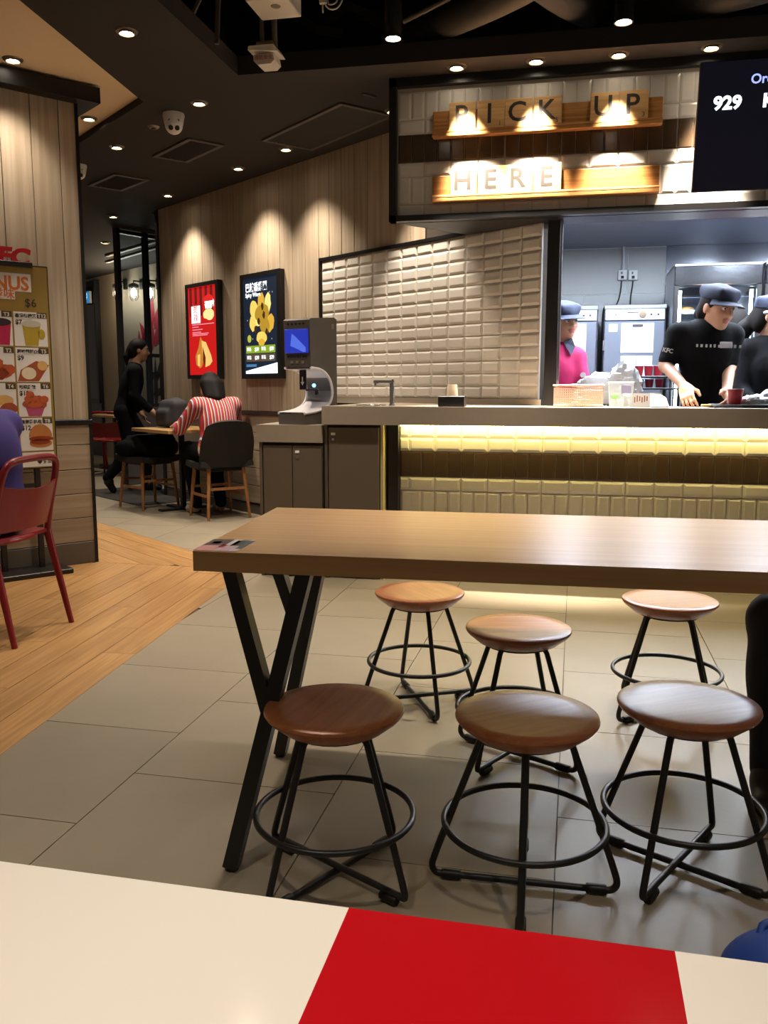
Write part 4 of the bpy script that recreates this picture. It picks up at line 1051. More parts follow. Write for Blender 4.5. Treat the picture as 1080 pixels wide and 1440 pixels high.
# ---------------------------------------------------------------- tap and sink, cup holder
ft_ = thing('tap', 'tall square chrome tap on the stone counter', 'tap', (-1.035, 4.93, 1.0))
MB().lathe([(0.020, 0), (0.020, 0.006), (0.015, 0.010), (0.015, 0.125), (0.013, 0.135)], 20).build('column', M['chrome'], ft_, 40)
MB().box(-0.11, 0.012, -0.013, 0.013, 0.128, 0.146, 0.004).build('spout', M['chrome'], ft_)
MB().lathe([(0.007, -0.010), (0.007, 0.004)], 12).xf(Matrix.Translation((-0.100, 0, 0.126))).build('outlet', M['chrome'], ft_, 40)
MB().box(-0.004, 0.010, -0.006, 0.006, 0.146, 0.152, 0.002).build('handle', M['chrome'], ft_)
sk = thing('sink_rim', 'low chrome sink rim set in the counter beside the tap', 'sink', (-1.16, 4.93, 1.0))
MB().tube(circle(0.085, 32, (0, 0, 0.004)), 0.004, 8, closed=True).build('rim', M['chrome'], sk, 60)
MB().lathe([(0.0, 0.0008), (0.084, 0.0012), (0.085, 0.004)], 32, cap=False).build('bowl', M['steel'], sk, 40)
MB().lathe([(0.0, 0.003), (0.02, 0.003), (0.022, 0.001)], 20, cap=False).build('drain', M['chrome'], sk, 40)
ch_ = thing('cup_holder', 'black box holding paper cups on the stone counter', 'cup holder', (-0.672, 4.83, 1.0))
MB().box(-0.073, 0.073, -0.05, -0.044, 0, 0.058, 0.002).box(-0.073, 0.073, 0.044, 0.05, 0, 0.058, 0.002).box(-0.073, -0.067, -0.044, 0.044, 0, 0.058, 0.002).box(0.067, 0.073, -0.044, 0.044, 0, 0.058, 0.002).build('walls', M['blackmetal'], ch_)
MB().box(-0.067, 0.067, -0.044, 0.044, 0.0, 0.006).build('bottom', M['blackmetal'], ch_)
cupm = MB().lathe([(0.036, 0.0), (0.037, 0.004), (0.034, 0.006), (0.027, 0.088), (0.0265, 0.09), (0.0, 0.088)], 24, cap=False).mesh('cup', pbr('kraft_cup', 'cdb89c', 0.6), 40)
for k in range(3):
    tag(place('paper_cup', cupm, None, (-0.672, 4.83, 1.0062+0.013*k)), 'small upside-down paper cup stacked in the black cup holder', 'cup', 'paper cups in the holder')
# ================================================================ kitchen
for x in (-0.05, 0.62, 1.30, 2.0):
    t = thing('strip_light', 'long white strip light in the kitchen ceiling', 'ceiling light', (x, 5.98, KZ), group='kitchen strip lights')
    MB().box(-0.10, 0.10, -0.52, 0.52, -0.03, 0.0, 0.004).build('frame', M['white'], t)
    MB().box(-0.085, 0.085, -0.50, 0.50, -0.036, -0.029).build('diffuser', glow('panel_diffuser', 'e6f0ff', 135.0), t)
# steel splash panel on the back wall
p0, p1 = atY(938, 343, KY-0.02), atY(1090, 343, KY-0.02)
tag(MB().box(0, 1.9, -0.012, 0, 0, KZ-1.6, 0.002).build('steel_splashback', M['steelp'], loc=(p0.x, KY-0.009, 1.6)), 'shiny steel panel on the kitchen wall above the warming cabinet', 'wall panel')
# sockets
SOC = pbr('socket_white', 'e8ecee', 0.4)
for px, lab in ((875, 'white wall socket under the conduit in the kitchen'), (890, 'white wall socket beside the one under the conduit')):
    c = atY(px, 388, KY-0.01); t = thing('wall_socket', lab, 'socket', (c.x, KY-0.008, c.z-0.04), group='kitchen wall sockets')
    MB().box(-0.038, 0.038, -0.05, 0, 0, 0.085, 0.004).build('box', SOC, t)
    MB().box(-0.014, 0.0, -0.054, -0.05, 0.05, 0.07, 0.001).build('switch', pbr('socket_grey', '70787c', 0.5), t); MB().box(-0.012, 0.012, -0.06, -0.05, 0.012, 0.035, 0.002).build('plug', M['black'], t)
c = atY(876, 382, KY-0.02); tag(MB().tube([(0, 0, 0), (0, 0, KZ-c.z)], 0.014, 10).build('conduit', pbr('conduit_white', 'd0d4d8', 0.4), smooth=60, loc=(c.x, KY-0.03, c.z)), 'white conduit running down the kitchen wall to the sockets', 'conduit')
for pts, lab in ((((874, 395), (873, 408), (870, 422), (866, 430)), 'black power cable hanging from the socket under the conduit'), (((890, 395), (889, 405), (887, 415), (886, 428)), 'black power cable hanging from the other wall socket')):
    q = [atY(x, y, KY-0.05) for x, y in pts]; q.append(q[-1]+Vector((0, -0.02, -0.1)))
    tag(MB().tube(smooth_path([p-q[0] for p in q], 2), 0.006, 8).build('power_cable', M['black'], smooth=60, loc=q[0]), lab, 'cable', 'kitchen power cables')
# holding cabinets
GREY = pbr('cabinet_grey', '7b8290', 0.35, 0.55); CPAN = pbr('control_panel', 'd5e2ee', 0.4); DARKG = pbr('cabinet_gap_dark', '3a3a42', 0.5)
def holding(x0, x1, lab, first):
    Yc = 7.25; zt = atY(890, 428, Yc).z; cx = (x0+x1)/2; w = (x1-x0)/2
    t = thing('holding_cabinet', lab, 'kitchen cabinet', (cx, Yc, 0), group='grey holding cabinets')
    MB().box(-w, w, 0.03, 0.70, 0.10, zt, 0.004).build('body', DARKG, t)
    MB().box(-w, w, 0.0, 0.72, zt-0.035, zt, 0.004).build('top_cap', M['steel'], t)
    MB().box(-w+0.012, w-0.012, 0.0, 0.03, zt-0.12, zt-0.038, 0.003).build('control_panel', CPAN, t)
    d = MB().box(-w+0.008, w-0.012, 0.002, 0.03, 0.12, zt-0.128, 0.004).build('door', GREY, t)
    MB().box(w-0.02, w-0.004, -0.02, 0.01, 0.9, 1.25, 0.004).build('handle', M['steel'], d)
    for k in range(3): MB().box(-w-0.004, -w+0.016, -0.012, 0.02, 0.4+0.5*k, 0.48+0.5*k, 0.003).build('hinge', M['steel'], d)
    MB().lathe([(0.0, -0.012), (0.026, -0.010), (0.028, 0.0)], 20, cap=False, axis='Y').xf(Matrix.Translation((w*0.25, 0.0, zt-0.08))).build('gauge', RING, t, 40)
    for k, xx in enumerate((w*0.52, w*0.74)): MB().lathe([(0.0, -0.012), (0.008, -0.01), (0.009, 0.0)], 12, cap=False, axis='Y').xf(Matrix.Translation((xx, 0.0, zt-0.08))).build('knob', DARKG, t, 40)
    for k, xx in enumerate((-w*0.78, -w*0.62)): MB().box(xx-0.005, xx+0.005, -0.003, 0.001, zt-0.085, zt-0.075).build('indicator', glow('indicator_red', 'ff5030', 1.0), t)
    MB().box(-w*0.25, w*0.12, -0.001, 0.001, zt-0.066, zt-0.058).build('printed_name', DARKG, t)
    x0_, x1_ = (-w*0.42, w*0.62)
    a = MB().box(x0_, x1_, -0.003, 0.002, zt-0.375, zt-0.145).build('notice_sheet', M['paper'], d)
    MB().box((x0_+x1_)/2-0.04, (x0_+x1_)/2+0.04, -0.012, -0.003, zt-0.175, zt-0.155, 0.003).build('clip', DARKG, a)
    for k in range(2):
        xa = x0_+k*(x1_-x0_)/2
        sh = MB().box(xa+0.003, xa+(x1_-x0_)/2-0.003, -0.003, 0.002, zt-0.60, zt-0.40).build('schedule_sheet', pbr('schedule_paper', 'c8d2e6', 0.7), d)
        for r in range(6): MB().box(xa+0.015, xa+(x1_-x0_)/2-0.015, -0.0038, -0.003, zt-0.43-0.027*r, zt-0.427-0.027*r).build('text_line', pbr('schedule_ink', '8a96ac', 0.7), sh)
    if first: MB().box(-w+0.04, -w*0.55, -0.002, 0.002, zt-0.21, zt-0.15).build('sticker', pbr('blue_sticker', 'b8c4e0', 0.6), d)
    for sx in (-1, 1):
        for yy in (0.08, 0.64): MB().lathe([(0.03, 0), (0.03, 0.1)], 12).xf(Matrix.Translation((sx*(w-0.06), yy, 0))).build('foot', DARKG, t, 40)
xa, xb = atY(850, 428, 7.25).x, atY(938, 428, 7.25).x
holding(xa, xb, 'tall grey holding cabinet with white notices beneath the sockets', True)
holding(atY(842, 428, 7.25).x-(xb-xa), atY(842, 428, 7.25).x, 'tall grey holding cabinet behind the person in pink', False)
# glazed warming cabinet
Yw = 6.95
wx0, wx1 = atY(949, 372, Yw).x, atY(1073, 370, Yw).x; wz = atY(1000, 370, Yw).z; zf = atY(1000, 401, Yw).z
def warmer(wx0, wx1, lab, full=True):
    w = (wx1-wx0)/2; t = thing('warming_cabinet', lab, 'kitchen cabinet', ((wx0+wx1)/2, Yw, 0), group='steel warming cabinets')
    d = 0.62
    MB().box(-w, -w+0.02, 0, d, 0.1, wz, 0.003).build('side_panel', M['steel'], t); MB().box(w-0.02, w, 0, d, 0.1, wz, 0.003).build('side_panel', M['steel'], t)
    MB().box(-w+0.02, w-0.02, d-0.02, d, 0.1, wz-0.02).build('rear_panel', M['steel'], t)
    MB().box(-w, w, -0.01, d, wz-0.02, wz, 0.004).build('top_panel', M['steel'], t)
    MB().box(-w, w, -0.03, 0.02, zf, wz-0.018, 0.006).build('fascia', M['steelp'], t)
    MB().box(-w+0.02, w-0.02, 0.02, d-0.02, zf-0.01, zf+0.01).build('chamber_top', M['steel'], t)
    MB().box(-w, w, -0.02, d, 0.1, 0.62, 0.004).build('lower_body', M['steel'], t)
    MB().box(-w+0.0, -w+0.035, -0.03, 0.0, 0.62, zf, 0.003).box(w-0.035, w, -0.03, 0.0, 0.62, zf, 0.003).build('door_stile', M['blackmetal'], t)
    MB().box(-w+0.035, w-0.035, -0.02, -0.015, 0.64, zf-0.004).build('door_glass', glass('warmer_glass', alpha=0.06), t)
    for sx in (-1, 1): MB().box(sx*(w-0.055)-0.010, sx*(w-0.055)+0.010, 0.06, 0.08, 0.70, zf-0.03).build('lamp_tube', glow('warmer_tube', 'fff2e0', 45.0), t)
    trays = [zf-0.08, zf-0.20, zf-0.33, zf-0.46, zf-0.6]
    for z in trays:
        MB().box(-w+0.03, w-0.03, 0.05, d-0.04, z-0.004, z).build('shelf', M['steel'], t)
    for sx in (-1, 1):
        for yy in (0.06, 0.55): MB().lathe([(0.03, 0), (0.03, 0.1)], 12).xf(Matrix.Translation((sx*(w-0.06), yy, 0))).build('foot', M['steel'], t, 40)
    MB().box(-w+0.005, -w+0.02, -0.06, -0.03, 0.95, 1.35, 0.004).build('handle', M['steel'], t)
    return t, w, trays
t, w, trays = warmer(wx0, wx1, 'steel warming cabinet with lit shelves behind the person in black', True)
warmer(wx1+0.02, wx1+0.02+(wx1-wx0), 'steel warming cabinet further along the kitchen wall')
BUNM = pbr('bun_crust', 'c88a48', 0.5, var=0.1, vscale=30); WRAP = pbr('food_wrap', 'e6e0d8', 0.6); TRAYM = pbr('dark_tray', '4a3a2a', 0.5)
mx = (wx0+wx1)/2
k = 0
for z, row in zip(trays[1:], ((-0.18, -0.02, 0.14), (-0.17, 0.0, 0.15), (-0.15, 0.03, 0.18), (-0.1, 0.1))):
    for xx in row:
        t = thing('wrapped_bun', 'bun in pale wrapping on a lit shelf of the warming cabinet', 'food', (mx+xx, Yw+0.2, z), group='food on the warming shelves')
        MB().lathe([(0.0, 0.0), (0.055, 0.0), (0.065, 0.02), (0.06, 0.035)], 16, cap=False).build('wrapper', WRAP, t, 50)
        MB().ball((0, 0, 0.035), (0.055, 0.055, 0.03), 14, 8).build('bun', BUNM, t, 60); k += 1
for z, xx in ((trays[0], -0.12), (trays[0], 0.1)):
    tag(MB().box(-0.1, 0.1, -0.1, 0.1, 0, 0.02, 0.006).build('food_tray', TRAYM, loc=(mx+xx, Yw+0.25, z)), 'dark flat tray on the top shelf of the warming cabinet', 'tray', 'trays on the top warming shelf')
# shelf with red cups behind the counter
CUPR = pbr('red_paper_cup', 'a01428', 0.45); CUPW = pbr('cup_rim_white', 'e8e4e4', 0.5)
cup_body = MB().lathe([(0.0, 0.002), (0.030, 0.0), (0.0305, 0.004), (0.041, 0.094), (0.039, 0.094), (0.029, 0.008)], 24, cap=False).mesh('cup_body', CUPR, 50)
cup_rim = MB().tube(circle(0.041, 24, (0, 0, 0.095)), 0.0024, 6, closed=True).mesh('rim', CUPW, 60)
cup_mark = MB().prism([(-0.012, 0.03), (0.012, 0.03), (0.014, 0.055), (0.0, 0.068), (-0.014, 0.055)], -0.0402, -0.036, 'XZ').mesh('printed_mark', CUPW)
def red_cup(x, y, z, lab, up=True, mark=True, group=None):
    t = thing('red_cup', lab, 'cup', (x, y, z), rotz=0.3, group=group)
    place('cup_body', cup_body, t); place('rim', cup_rim, t)
    return t
Ys = 6.05
t = thing('cup_shelf', 'dark two-tier shelf stacked with red cups behind the counter', 'shelf', (0.47, Ys, 0))
zz1, zz2 = atY(905, 529, Ys).z, atY(905, 545, Ys).z
for z in (zz1, zz2-0.002, 0.86, 0.4): MB().box(-0.22, 0.22, -0.09, 0.16, z-0.012, z, 0.002).build('shelf_board', M['blackmetal'], t)
for sx in (-0.21, 0.21):
    for yy in (-0.08, 0.15): MB().box(sx-0.008, sx+0.008, yy-0.008, yy+0.008, 0, zz1).build('upright', M['blackmetal'], t)
dz = zz1-zz2
for lv, (z, pxs) in enumerate(((zz1, (898, 911, 924)), (zz2, (886, 899, 913, 927)))):
    for px in pxs:
        p = atY(px, 540, Ys)
        c = red_cup(p.x, Ys+0.0, z, 'red paper cup on the dark shelf behind the counter, %s tier' % ('upper' if lv == 0 else 'lower'), group='red cups on the %s tier' % ('upper' if lv == 0 else 'lower'))
        c.scale = (0.72, 0.72, 0.72) if lv == 0 else (0.72, 0.72, min(0.72, (dz-0.016)/0.1))

# ---------------------------------------------------------------- things on the counter
ZT = 1.0
def cpt(px, Y): return atY(px, 572, Y).x
BSK = pbr('beige_basket', 'cdb9a4', 0.5)
bx0, bx1 = cpt(778, 5.0), cpt(848, 5.0); c = (bx0+bx1)/2; w = (bx1-bx0)/2; hz = 0.118
t = thing('plastic_basket', 'beige perforated plastic basket full of sachets beside the black post', 'basket', (c, 5.06, ZT))
def slat_wall(nx, along, const, axis):
    b = MB()
    L = along; n = nx; p = 2*L/n
    for i in range(n+1):
        x = -L+i*p
        if axis == 'x': b.box(x-p*0.26, x+p*0.26, const-0.0015, const+0.0015, 0.012, hz-0.012)
        else: b.box(const-0.0015, const+0.0015, x-p*0.26, x+p*0.26, 0.012, hz-0.012)
    for z in np.linspace(0.018, hz-0.018, 7):
        if axis == 'x': b.box(-L, L, const-0.0013, const+0.0013, z-0.0035, z+0.0035)
        else: b.box(const-0.0013, const+0.0013, -L, L, z-0.0035, z+0.0035)
    return b
slat_wall(22, w-0.004, -0.096, 'x').build('mesh_side', BSK, t); slat_wall(22, w-0.004, 0.096, 'x').build('mesh_side', BSK, t)
slat_wall(12, 0.094, -w+0.004, 'y').build('mesh_side', BSK, t); slat_wall(12, 0.094, w-0.004, 'y').build('mesh_side', BSK, t)
MB().box(-w, w, -0.1, 0.1, 0, 0.012, 0.003).build('bottom', BSK, t)
rim = smooth_path([(-w, -0.1, hz), (w, -0.1, hz), (w, 0.1, hz), (-w, 0.1, hz)], 1, True); MB().tube(rim, 0.006, 8, closed=True).build('rim', BSK, t, 60)
SAC = [pbr('sachet_'+k, k, 0.4) for k in ('b8504a', 'e8e0dc', '2a3a78', 'c86a58')]
r_ = random.Random(3)
for i in range(16):
    o = MB().box(-0.032, 0.032, -0.022, 0.022, -0.003, 0.003, 0.002).build('sachet', SAC[0 if i < 9 else r_.choice((1, 2, 3))], loc=(c-w+0.045+(i % 5)*(2*w-0.09)/4, 5.06-0.05+0.05*((i//5) % 3), ZT+0.0185+0.018*(i//2) if i < 10 else ZT+hz-0.005+0.004*(i % 3)), rot=(r_.uniform(-.1, .1), r_.uniform(-.1, .1), r_.uniform(-.6, .6)))
    tag(o, 'small sauce sachet lying in the beige basket', 'sachet', 'sachets in the basket')
# crumpled white bag
def crumple(name, lab, cat, c, rx, ry, rz, seed, mat, amp=0.25, pinch=0.0, group=None):
    b = MB().ball((0, 0, rz), (rx, ry, rz), 28, 18); r = np.random.RandomState(seed); ph = r.uniform(0, 6, (6, 3)); fr = r.uniform(-1, 1, (6, 3))*(70/(rx/0.1))
    out = []
    for v in b.v:
        p = np.array(v); n = sum(abs(sin(float(np.dot(fr[i], p)+ph[i][0])))-0.5 for i in range(6))/6
        s = 1+amp*n*2; out.append((p[0]*s, p[1]*s, max(0, rz+(p[2]-rz)*s)))
    b.v = out; o = b.build(name, mat, loc=c, smooth=25); tag(o, lab, cat, group); return o
BAG = pbr('white_bag', 'eef4f8', 0.6)
crumple('plastic_bag', 'crumpled white plastic bag heaped behind the beige basket', 'bag', (atY(850, 540, 5.30).x, 5.42, ZT), 0.13, 0.08, 0.095, 5, BAG, 0.35)
crumple('plastic_bag', 'crumpled white bag with a peaked top behind the clear tub', 'bag', (atY(868, 540, 5.30).x+0.04, 5.40, ZT+0.0), 0.09, 0.07, 0.115, 9, BAG, 0.45)
# small stand for what is behind the counter
tag(MB().box(-0.1, 0.38, -0.12, 0.12, 0, 1.0, 0.004).build('prep_table', M['steel'], loc=(0.02, 5.41, 0)), 'steel prep table directly behind the counter under the white bags', 'table')
# clear tub
tc = (cpt(855, 5.0)+cpt(890, 5.0))/2; tw = (cpt(890, 5.0)-cpt(855, 5.0))/2
t = thing('clear_tub', 'clear plastic tub with green and white bottles on the counter', 'container', (tc, 5.05, ZT))
CLR = pbr('clear_plastic', 'd8e0e4', 0.25, alpha=0.38)
MB().hexa([(-tw*.86, -0.055, 0), (tw*.86, -0.055, 0), (tw*.86, 0.055, 0), (-tw*.86, 0.055, 0), (-tw, -0.065, 0.135), (tw, -0.065, 0.135), (tw, 0.065, 0.135), (-tw, 0.065, 0.135)]).build('tub_wall', CLR, t)
MB().tube(smooth_path([(-tw, -0.065, 0.135), (tw, -0.065, 0.135), (tw, 0.065, 0.135), (-tw, 0.065, 0.135)], 1, True), 0.004, 8, closed=True).build('rim', CLR, t, 60)
MB().box(0.0, tw*0.8, -0.068, -0.064, 0.075, 0.12, 0.001).build('label', pbr('tub_label', '9a9ac0', 0.5), t)
for xx, mm, lab in ((-0.03, pbr('green_cap', '6ac828', 0.4), 'bottle with a green cap inside the clear tub'), (0.03, M['white'], 'white bottle inside the clear tub')):
    b = thing('small_bottle', lab, 'bottle', (tc+xx, 5.04, ZT+0.003)); MB().lathe([(0.0, 0), (0.018, 0), (0.02, 0.01), (0.02, 0.035), (0.017, 0.04)], 16, cap=False).build('bottle_body', M['white'], b, 40)
    MB().ball((0, -0.01, 0.055), 0.018, 16, 10).build('cap', mm, b, 60)
# stick box
t = thing('stick_box', 'white paper box with brown stirring sticks on the counter', 'box', ((cpt(888, 5.0)+cpt(914, 5.0))/2, 5.02, ZT)); w2 = (cpt(914, 5.0)-cpt(888, 5.0))/2
MB().box(-w2, w2, -0.03, -0.027, 0, 0.075).box(-w2, w2, 0.027, 0.03, 0, 0.075).box(-w2, -w2+0.003, -0.027, 0.027, 0, 0.075).box(w2-0.003, w2, -0.027, 0.027, 0, 0.075).box(-w2, w2, -0.03, 0.03, 0, 0.003).build('box_walls', M['paper'], t)
for i in range(6): MB().box(-w2+0.012+i*0.013, -w2+0.018+i*0.013, -0.0315, -0.03, 0.025+0.004*(i % 3), 0.055+0.004*((i*2) % 3)).build('printed_stroke', pbr('brown_print', '8a5a40', 0.6), t)
# plate, tray, cup, wraps
t = thing('white_bowl', 'shallow white bowl turned over behind the stick box', 'bowl', (atY(922, 560, 5.14).x, 5.17, ZT))
MB().lathe([(0.075, 0.0), (0.078, 0.004), (0.06, 0.05), (0.03, 0.068), (0.0, 0.07)], 28, cap=False).build('bowl_shell', M['white'], t, 50); MB().lathe([(0.03, 0.068), (0.032, 0.076), (0.026, 0.076)], 24, cap=False).build('foot_ring', M['white'], t, 50)
t = thing('serving_tray', 'long black serving tray on the counter in front of the person in black', 'tray', (1.02, 5.02, ZT))
MB().box(-0.30, 0.42, -0.14, 0.14, 0.0, 0.006, 0.002).build('tray_base', M['blackmetal'], t); MB().tube(smooth_path([(-0.30, -0.14, 0.012), (0.42, -0.14, 0.012), (0.42, 0.14, 0.012), (-0.30, 0.14, 0.012)], 1, True), 0.008, 8, closed=True).build('tray_rim', M['blackmetal'], t, 60)
c = red_cup(atY(1033, 572, 5.0).x, 5.0, ZT+0.006, 'red paper cup standing on the black serving tray'); c.scale = (0.98, 0.98, 0.98)
crumple('food_wrapper', 'crumpled white wrapping on the black tray beside the red cup', 'wrapper', (atY(1062, 572, 5.02).x, 5.03, ZT+0.006), 0.07, 0.05, 0.03, 12, BAG, 0.4)
crumple('food_wrapper', 'white paper pouch with fries at the end of the black tray', 'wrapper', (atY(1078, 560, 5.02).x+0.04, 5.06, ZT+0.006), 0.065, 0.05, 0.045, 15, BAG, 0.3)
tag(MB().box(-0.05, 0.05, -0.006, 0.006, 0, 0.012, 0.003).build('order_slip', M['paper'], loc=(atY(928, 574, 4.85).x, 4.86, ZT), rot=0.4), 'small folded paper slip near the counter edge', 'paper')
tag(MB().box(-0.04, 0.04, -0.02, 0.02, 0, 0.012, 0.004).build('fries_packet', pbr('yellow_packet', 'c8b060', 0.5), loc=(atY(997, 572, 5.0).x, 5.0, ZT+0.006), rot=0.1), 'flat yellow packet lying on the black serving tray', 'packet')
# ================================================================ chairs and tables
def shell(fn, nu, nv, thick, name, mat, parent, smooth=60):
    b = MB(); P = [[Vector(fn(i/nu, j/nv)) for j in range(nv+1)] for i in range(nu+1)]
    N = []
    for i in range(nu+1):
        r = []
        for j in range(nv+1):
            du = P[min(i+1, nu)][j]-P[max(i-1, 0)][j]; dv = P[i][min(j+1, nv)]-P[i][max(j-1, 0)]; n = du.cross(dv); r.append(n.normalized() if n.length > 1e-9 else Vector((0, 0, 1)))
        N.append(r)
    v = [P[i][j]+N[i][j]*thick/2 for i in range(nu+1) for j in range(nv+1)]+[P[i][j]-N[i][j]*thick/2 for i in range(nu+1) for j in range(nv+1)]
    m = nv+1; o = (nu+1)*m; f = []
    for i in range(nu):
        for j in range(nv):
            a = i*m+j; f.append((a, a+1, a+m+1, a+m)); f.append((a+o, a+m+o, a+m+1+o, a+1+o))
    for i in range(nu): f.append((i*m, (i+1)*m, (i+1)*m+o, i*m+o)); f.append((i*m+nv, i*m+nv+o, (i+1)*m+nv+o, (i+1)*m+nv))
    for j in range(nv): f.append((j, j+o, j+1+o, j+1)); f.append((nu*m+j, nu*m+j+1, nu*m+j+1+o, nu*m+j+o))
    b.add(v, f); return b.build(name, mat, parent, smooth)
# ---- red plastic chair (faces away to the left)
REDP = pbr('red_plastic', '7c151b', 0.38, spec=0.4, bump=0.01, bscale=200)
def red_chair(loc, rz, label, group=None):
    t = thing('red_chair', label, 'chair', loc, rz, group)
    hw = 0.205
    loop = [(-hw+0.005, -0.175, 0.42), (-hw+0.004, -0.195, 0.55), (-hw+0.008, -0.235, 0.70), (-hw+0.02, -0.252, 0.765), (-hw+0.06, -0.262, 0.795), (0, -0.275, 0.80)]
    full = smooth_path(loop+[(-x, y, z) for x, y, z in loop[::-1][1:]], 2)
    MB().tube(full, 0.0155, 12).build('back_frame', REDP, t, 60)
    def fn(u, v):
        x = (u-.5)*2*(hw-0.012); z = 0.485+0.205*v-0.025*(1-(2*u-1)**2)*v; return (x, -0.185-0.055*v-0.03*(1-(2*u-1)**2), z)
    shell(fn, 14, 8, 0.008, 'back_panel', REDP, t)
    def fs(u, v):
        x = (u-.5)*2*(0.205-0.02*v); y = -0.185+0.40*v; return (x, y, 0.445-0.018*sin(pi*v)*(1-(2*u-1)**2)*1.4+0.008*v)
    shell(fs, 14, 12, 0.016, 'seat', REDP, t)
    MB().tube(smooth_path([(-0.205, -0.185, 0.437), (-0.195, 0.20, 0.445), (0.195, 0.20, 0.445), (0.205, -0.185, 0.437)], 2, True), 0.013, 10, closed=True).build('seat_rim', REDP, t, 60)
    for sx in (-1, 1):
        MB().tube([(sx*0.20, -0.178, 0.44), (sx*0.207, -0.22, 0.24), (sx*0.215, -0.27, 0.0)], [0.0185, 0.016, 0.0125], 10).build('leg', REDP, t, 60)
        MB().tube([(sx*0.19, 0.185, 0.44), (sx*0.20, 0.205, 0.22), (sx*0.208, 0.225, 0.0)], [0.0185, 0.016, 0.0125], 10).build('leg', REDP, t, 60)
    return t
red_chair((-2.575, 3.365, 0), radians(90), 'dark red plastic chair with an open curved back by the menu stand')
# ---- black chair with oak legs
BLK = pbr('black_upholstery', '16130f', 0.75, bump=0.05, bscale=120); OAKL = wood('oak_leg', '8a5a30', 'a8764a', 'Z', 80, 4, 0.5, 0.05)
def shell_chair(loc, rz, label, back=True, group=None):
    t = thing('oak_leg_chair', label, 'chair', loc, rz, group)
    def fs(u, v):
        x = (u-.5)*2*(0.235-0.03*v*v); return (x, -0.19+0.42*v, 0.455-0.02*sin(pi*v)+0.02*(2*u-1)**2-0.03*max(0, v-.8)*5*.3)
    shell(fs, 12, 12, 0.05, 'seat', BLK, t)
    if back:
        def fb(u, v):
            a = (u-.5)*2; wv = 0.235-0.05*max(0, v-0.55)**1.3*2.2
            return (a*wv, -0.20-0.09*v+0.07*a*a, 0.45+0.385*v-0.05*abs(a)**3*v)
        shell(fb, 16, 12, 0.04, 'backrest', BLK, t)
    for sx in (-1, 1):
        for y0, y1 in ((-0.15, -0.20), (0.15, 0.19)):
            MB().tube([(sx*0.155, y0, 0.44), (sx*0.19, y1, 0.0)], [0.018, 0.012], 10).build('leg', OAKL, t, 60)
        MB().bar((sx*0.172, -0.178, 0.20), (sx*0.172, 0.172, 0.20), 0.014, 0.022).build('stretcher', OAKL, t)
    for y in (-0.171, 0.166): MB().bar((-0.165, y, 0.26), (0.165, y, 0.26), 0.014, 0.022).build('stretcher', OAKL, t)
    MB().box(-0.16, 0.16, -0.16, 0.16, 0.405, 0.43, 0.006).build('seat_base', M['black'], t)
    return t
# chair of the seated person: back legs at (-2.83,6.38) and (-2.60,6.63), faces (-.74,.68)
f1 = atZ(295, 733); f2 = atZ(350, 728); mid = (f1+f2)/2; fd = Vector((-(f2-f1).y, (f2-f1).x, 0)).normalized()
SCH = mid+fd*0.20; SROT = atan2(fd.y, fd.x)-pi/2
shell_chair(SCH, SROT, 'black shell chair with oak legs under the person in the striped shirt')
t2 = SCH+fd*1.05+Vector((-0.10, -0.12, 0))
g1 = atZ(217, 712); g2 = atZ(245, 700); 
C2 = Vector((-3.86, 7.36, 0)); shell_chair(C2, radians(-120), 'dark seat with oak legs piled with a black jacket beside the small table', back=False)
# small dining table
TOPO = wood('cafe_oak', '9a7848', 'b8945e', 'X', 60, 2, 0.4, 0.03)
def cafe_table(loc, rz, label, sx=0.6, sy=0.6, group=None):
    t = thing('cafe_table', label, 'table', loc, rz, group)
    MB().box(-sx/2, sx/2, -sy/2, sy/2, 0.71, 0.74, 0.003).build('tabletop', TOPO, t)
    MB().box(-0.02, 0.02, -0.02, 0.02, 0.02, 0.71).build('column', M['blackmetal'], t)
    MB().box(-sx*.38, sx*.38, -0.035, 0.035, 0, 0.022, 0.004).box(-0.035, 0.035, -sy*.38, sy*.38, 0.0, 0.02, 0.004).build('cross_foot', M['blackmetal'], t)
    MB().box(-0.12, 0.12, -0.12, 0.12, 0.70, 0.71).build('top_plate', M['blackmetal'], t)
    return t
TBL = SCH+fd*0.62
TBL -= Vector((0.6, 0.8, 0))*max(0.0, 0.36-(4.0902-0.6*TBL.x-0.8*TBL.y))
cafe_table(TBL, WROT, 'small oak-topped table in front of the person in the striped shirt', 0.72, 0.62)
# bags
def sdf_blob(name, lab, cat, loc, rz, parts, mat, res=0.02, k=0.05):
    me = sdf_mesh(parts, res, k, [mat], name); o = place(name, me, None, loc, rz); tag(o, lab, cat); return o

# ================================================================ glazed partition and far room
pA = atZ(163, 321, ZC); pd = Vector((0.41, 0.91, 0)).normalized(); prot = atan2(pd.y, pd.x)
pt = thing('glazed_partition', 'black-framed glass partition on a low wall beyond the plank wall', 'partition', (pA.x, pA.y, 0), prot)
LP_ = 1.6
MB().box(0, LP_, -0.05, 0.05, 0, 0.88, 0.003).build('low_wall', pbr('partition_base', '4a3c30', 0.6), pt)
for x in (0.0, 0.381, 0.762, 1.143, 1.524): MB().box(x-0.025, x+0.025, -0.03, 0.03, 0.0 if x == 0 else 0.88, ZC).build('mullion', M['blackmetal'], pt)
for z in (0.90, 1.47, ZC-0.03): MB().box(0.0, LP_, -0.028, 0.028, z-0.02, z+0.02).build('transom', M['blackmetal'], pt)
for i in range(4): MB().box(0.025+i*0.381, 0.356+i*0.381, -0.003, 0.003, 1.49, ZC-0.05).build('pane', glass('partition_glass', alpha=0.05), pt); MB().box(0.025+i*0.381, 0.356+i*0.381, -0.003, 0.003, 0.92, 1.45).build('pane', glass('partition_glass_low', alpha=0.05), pt)
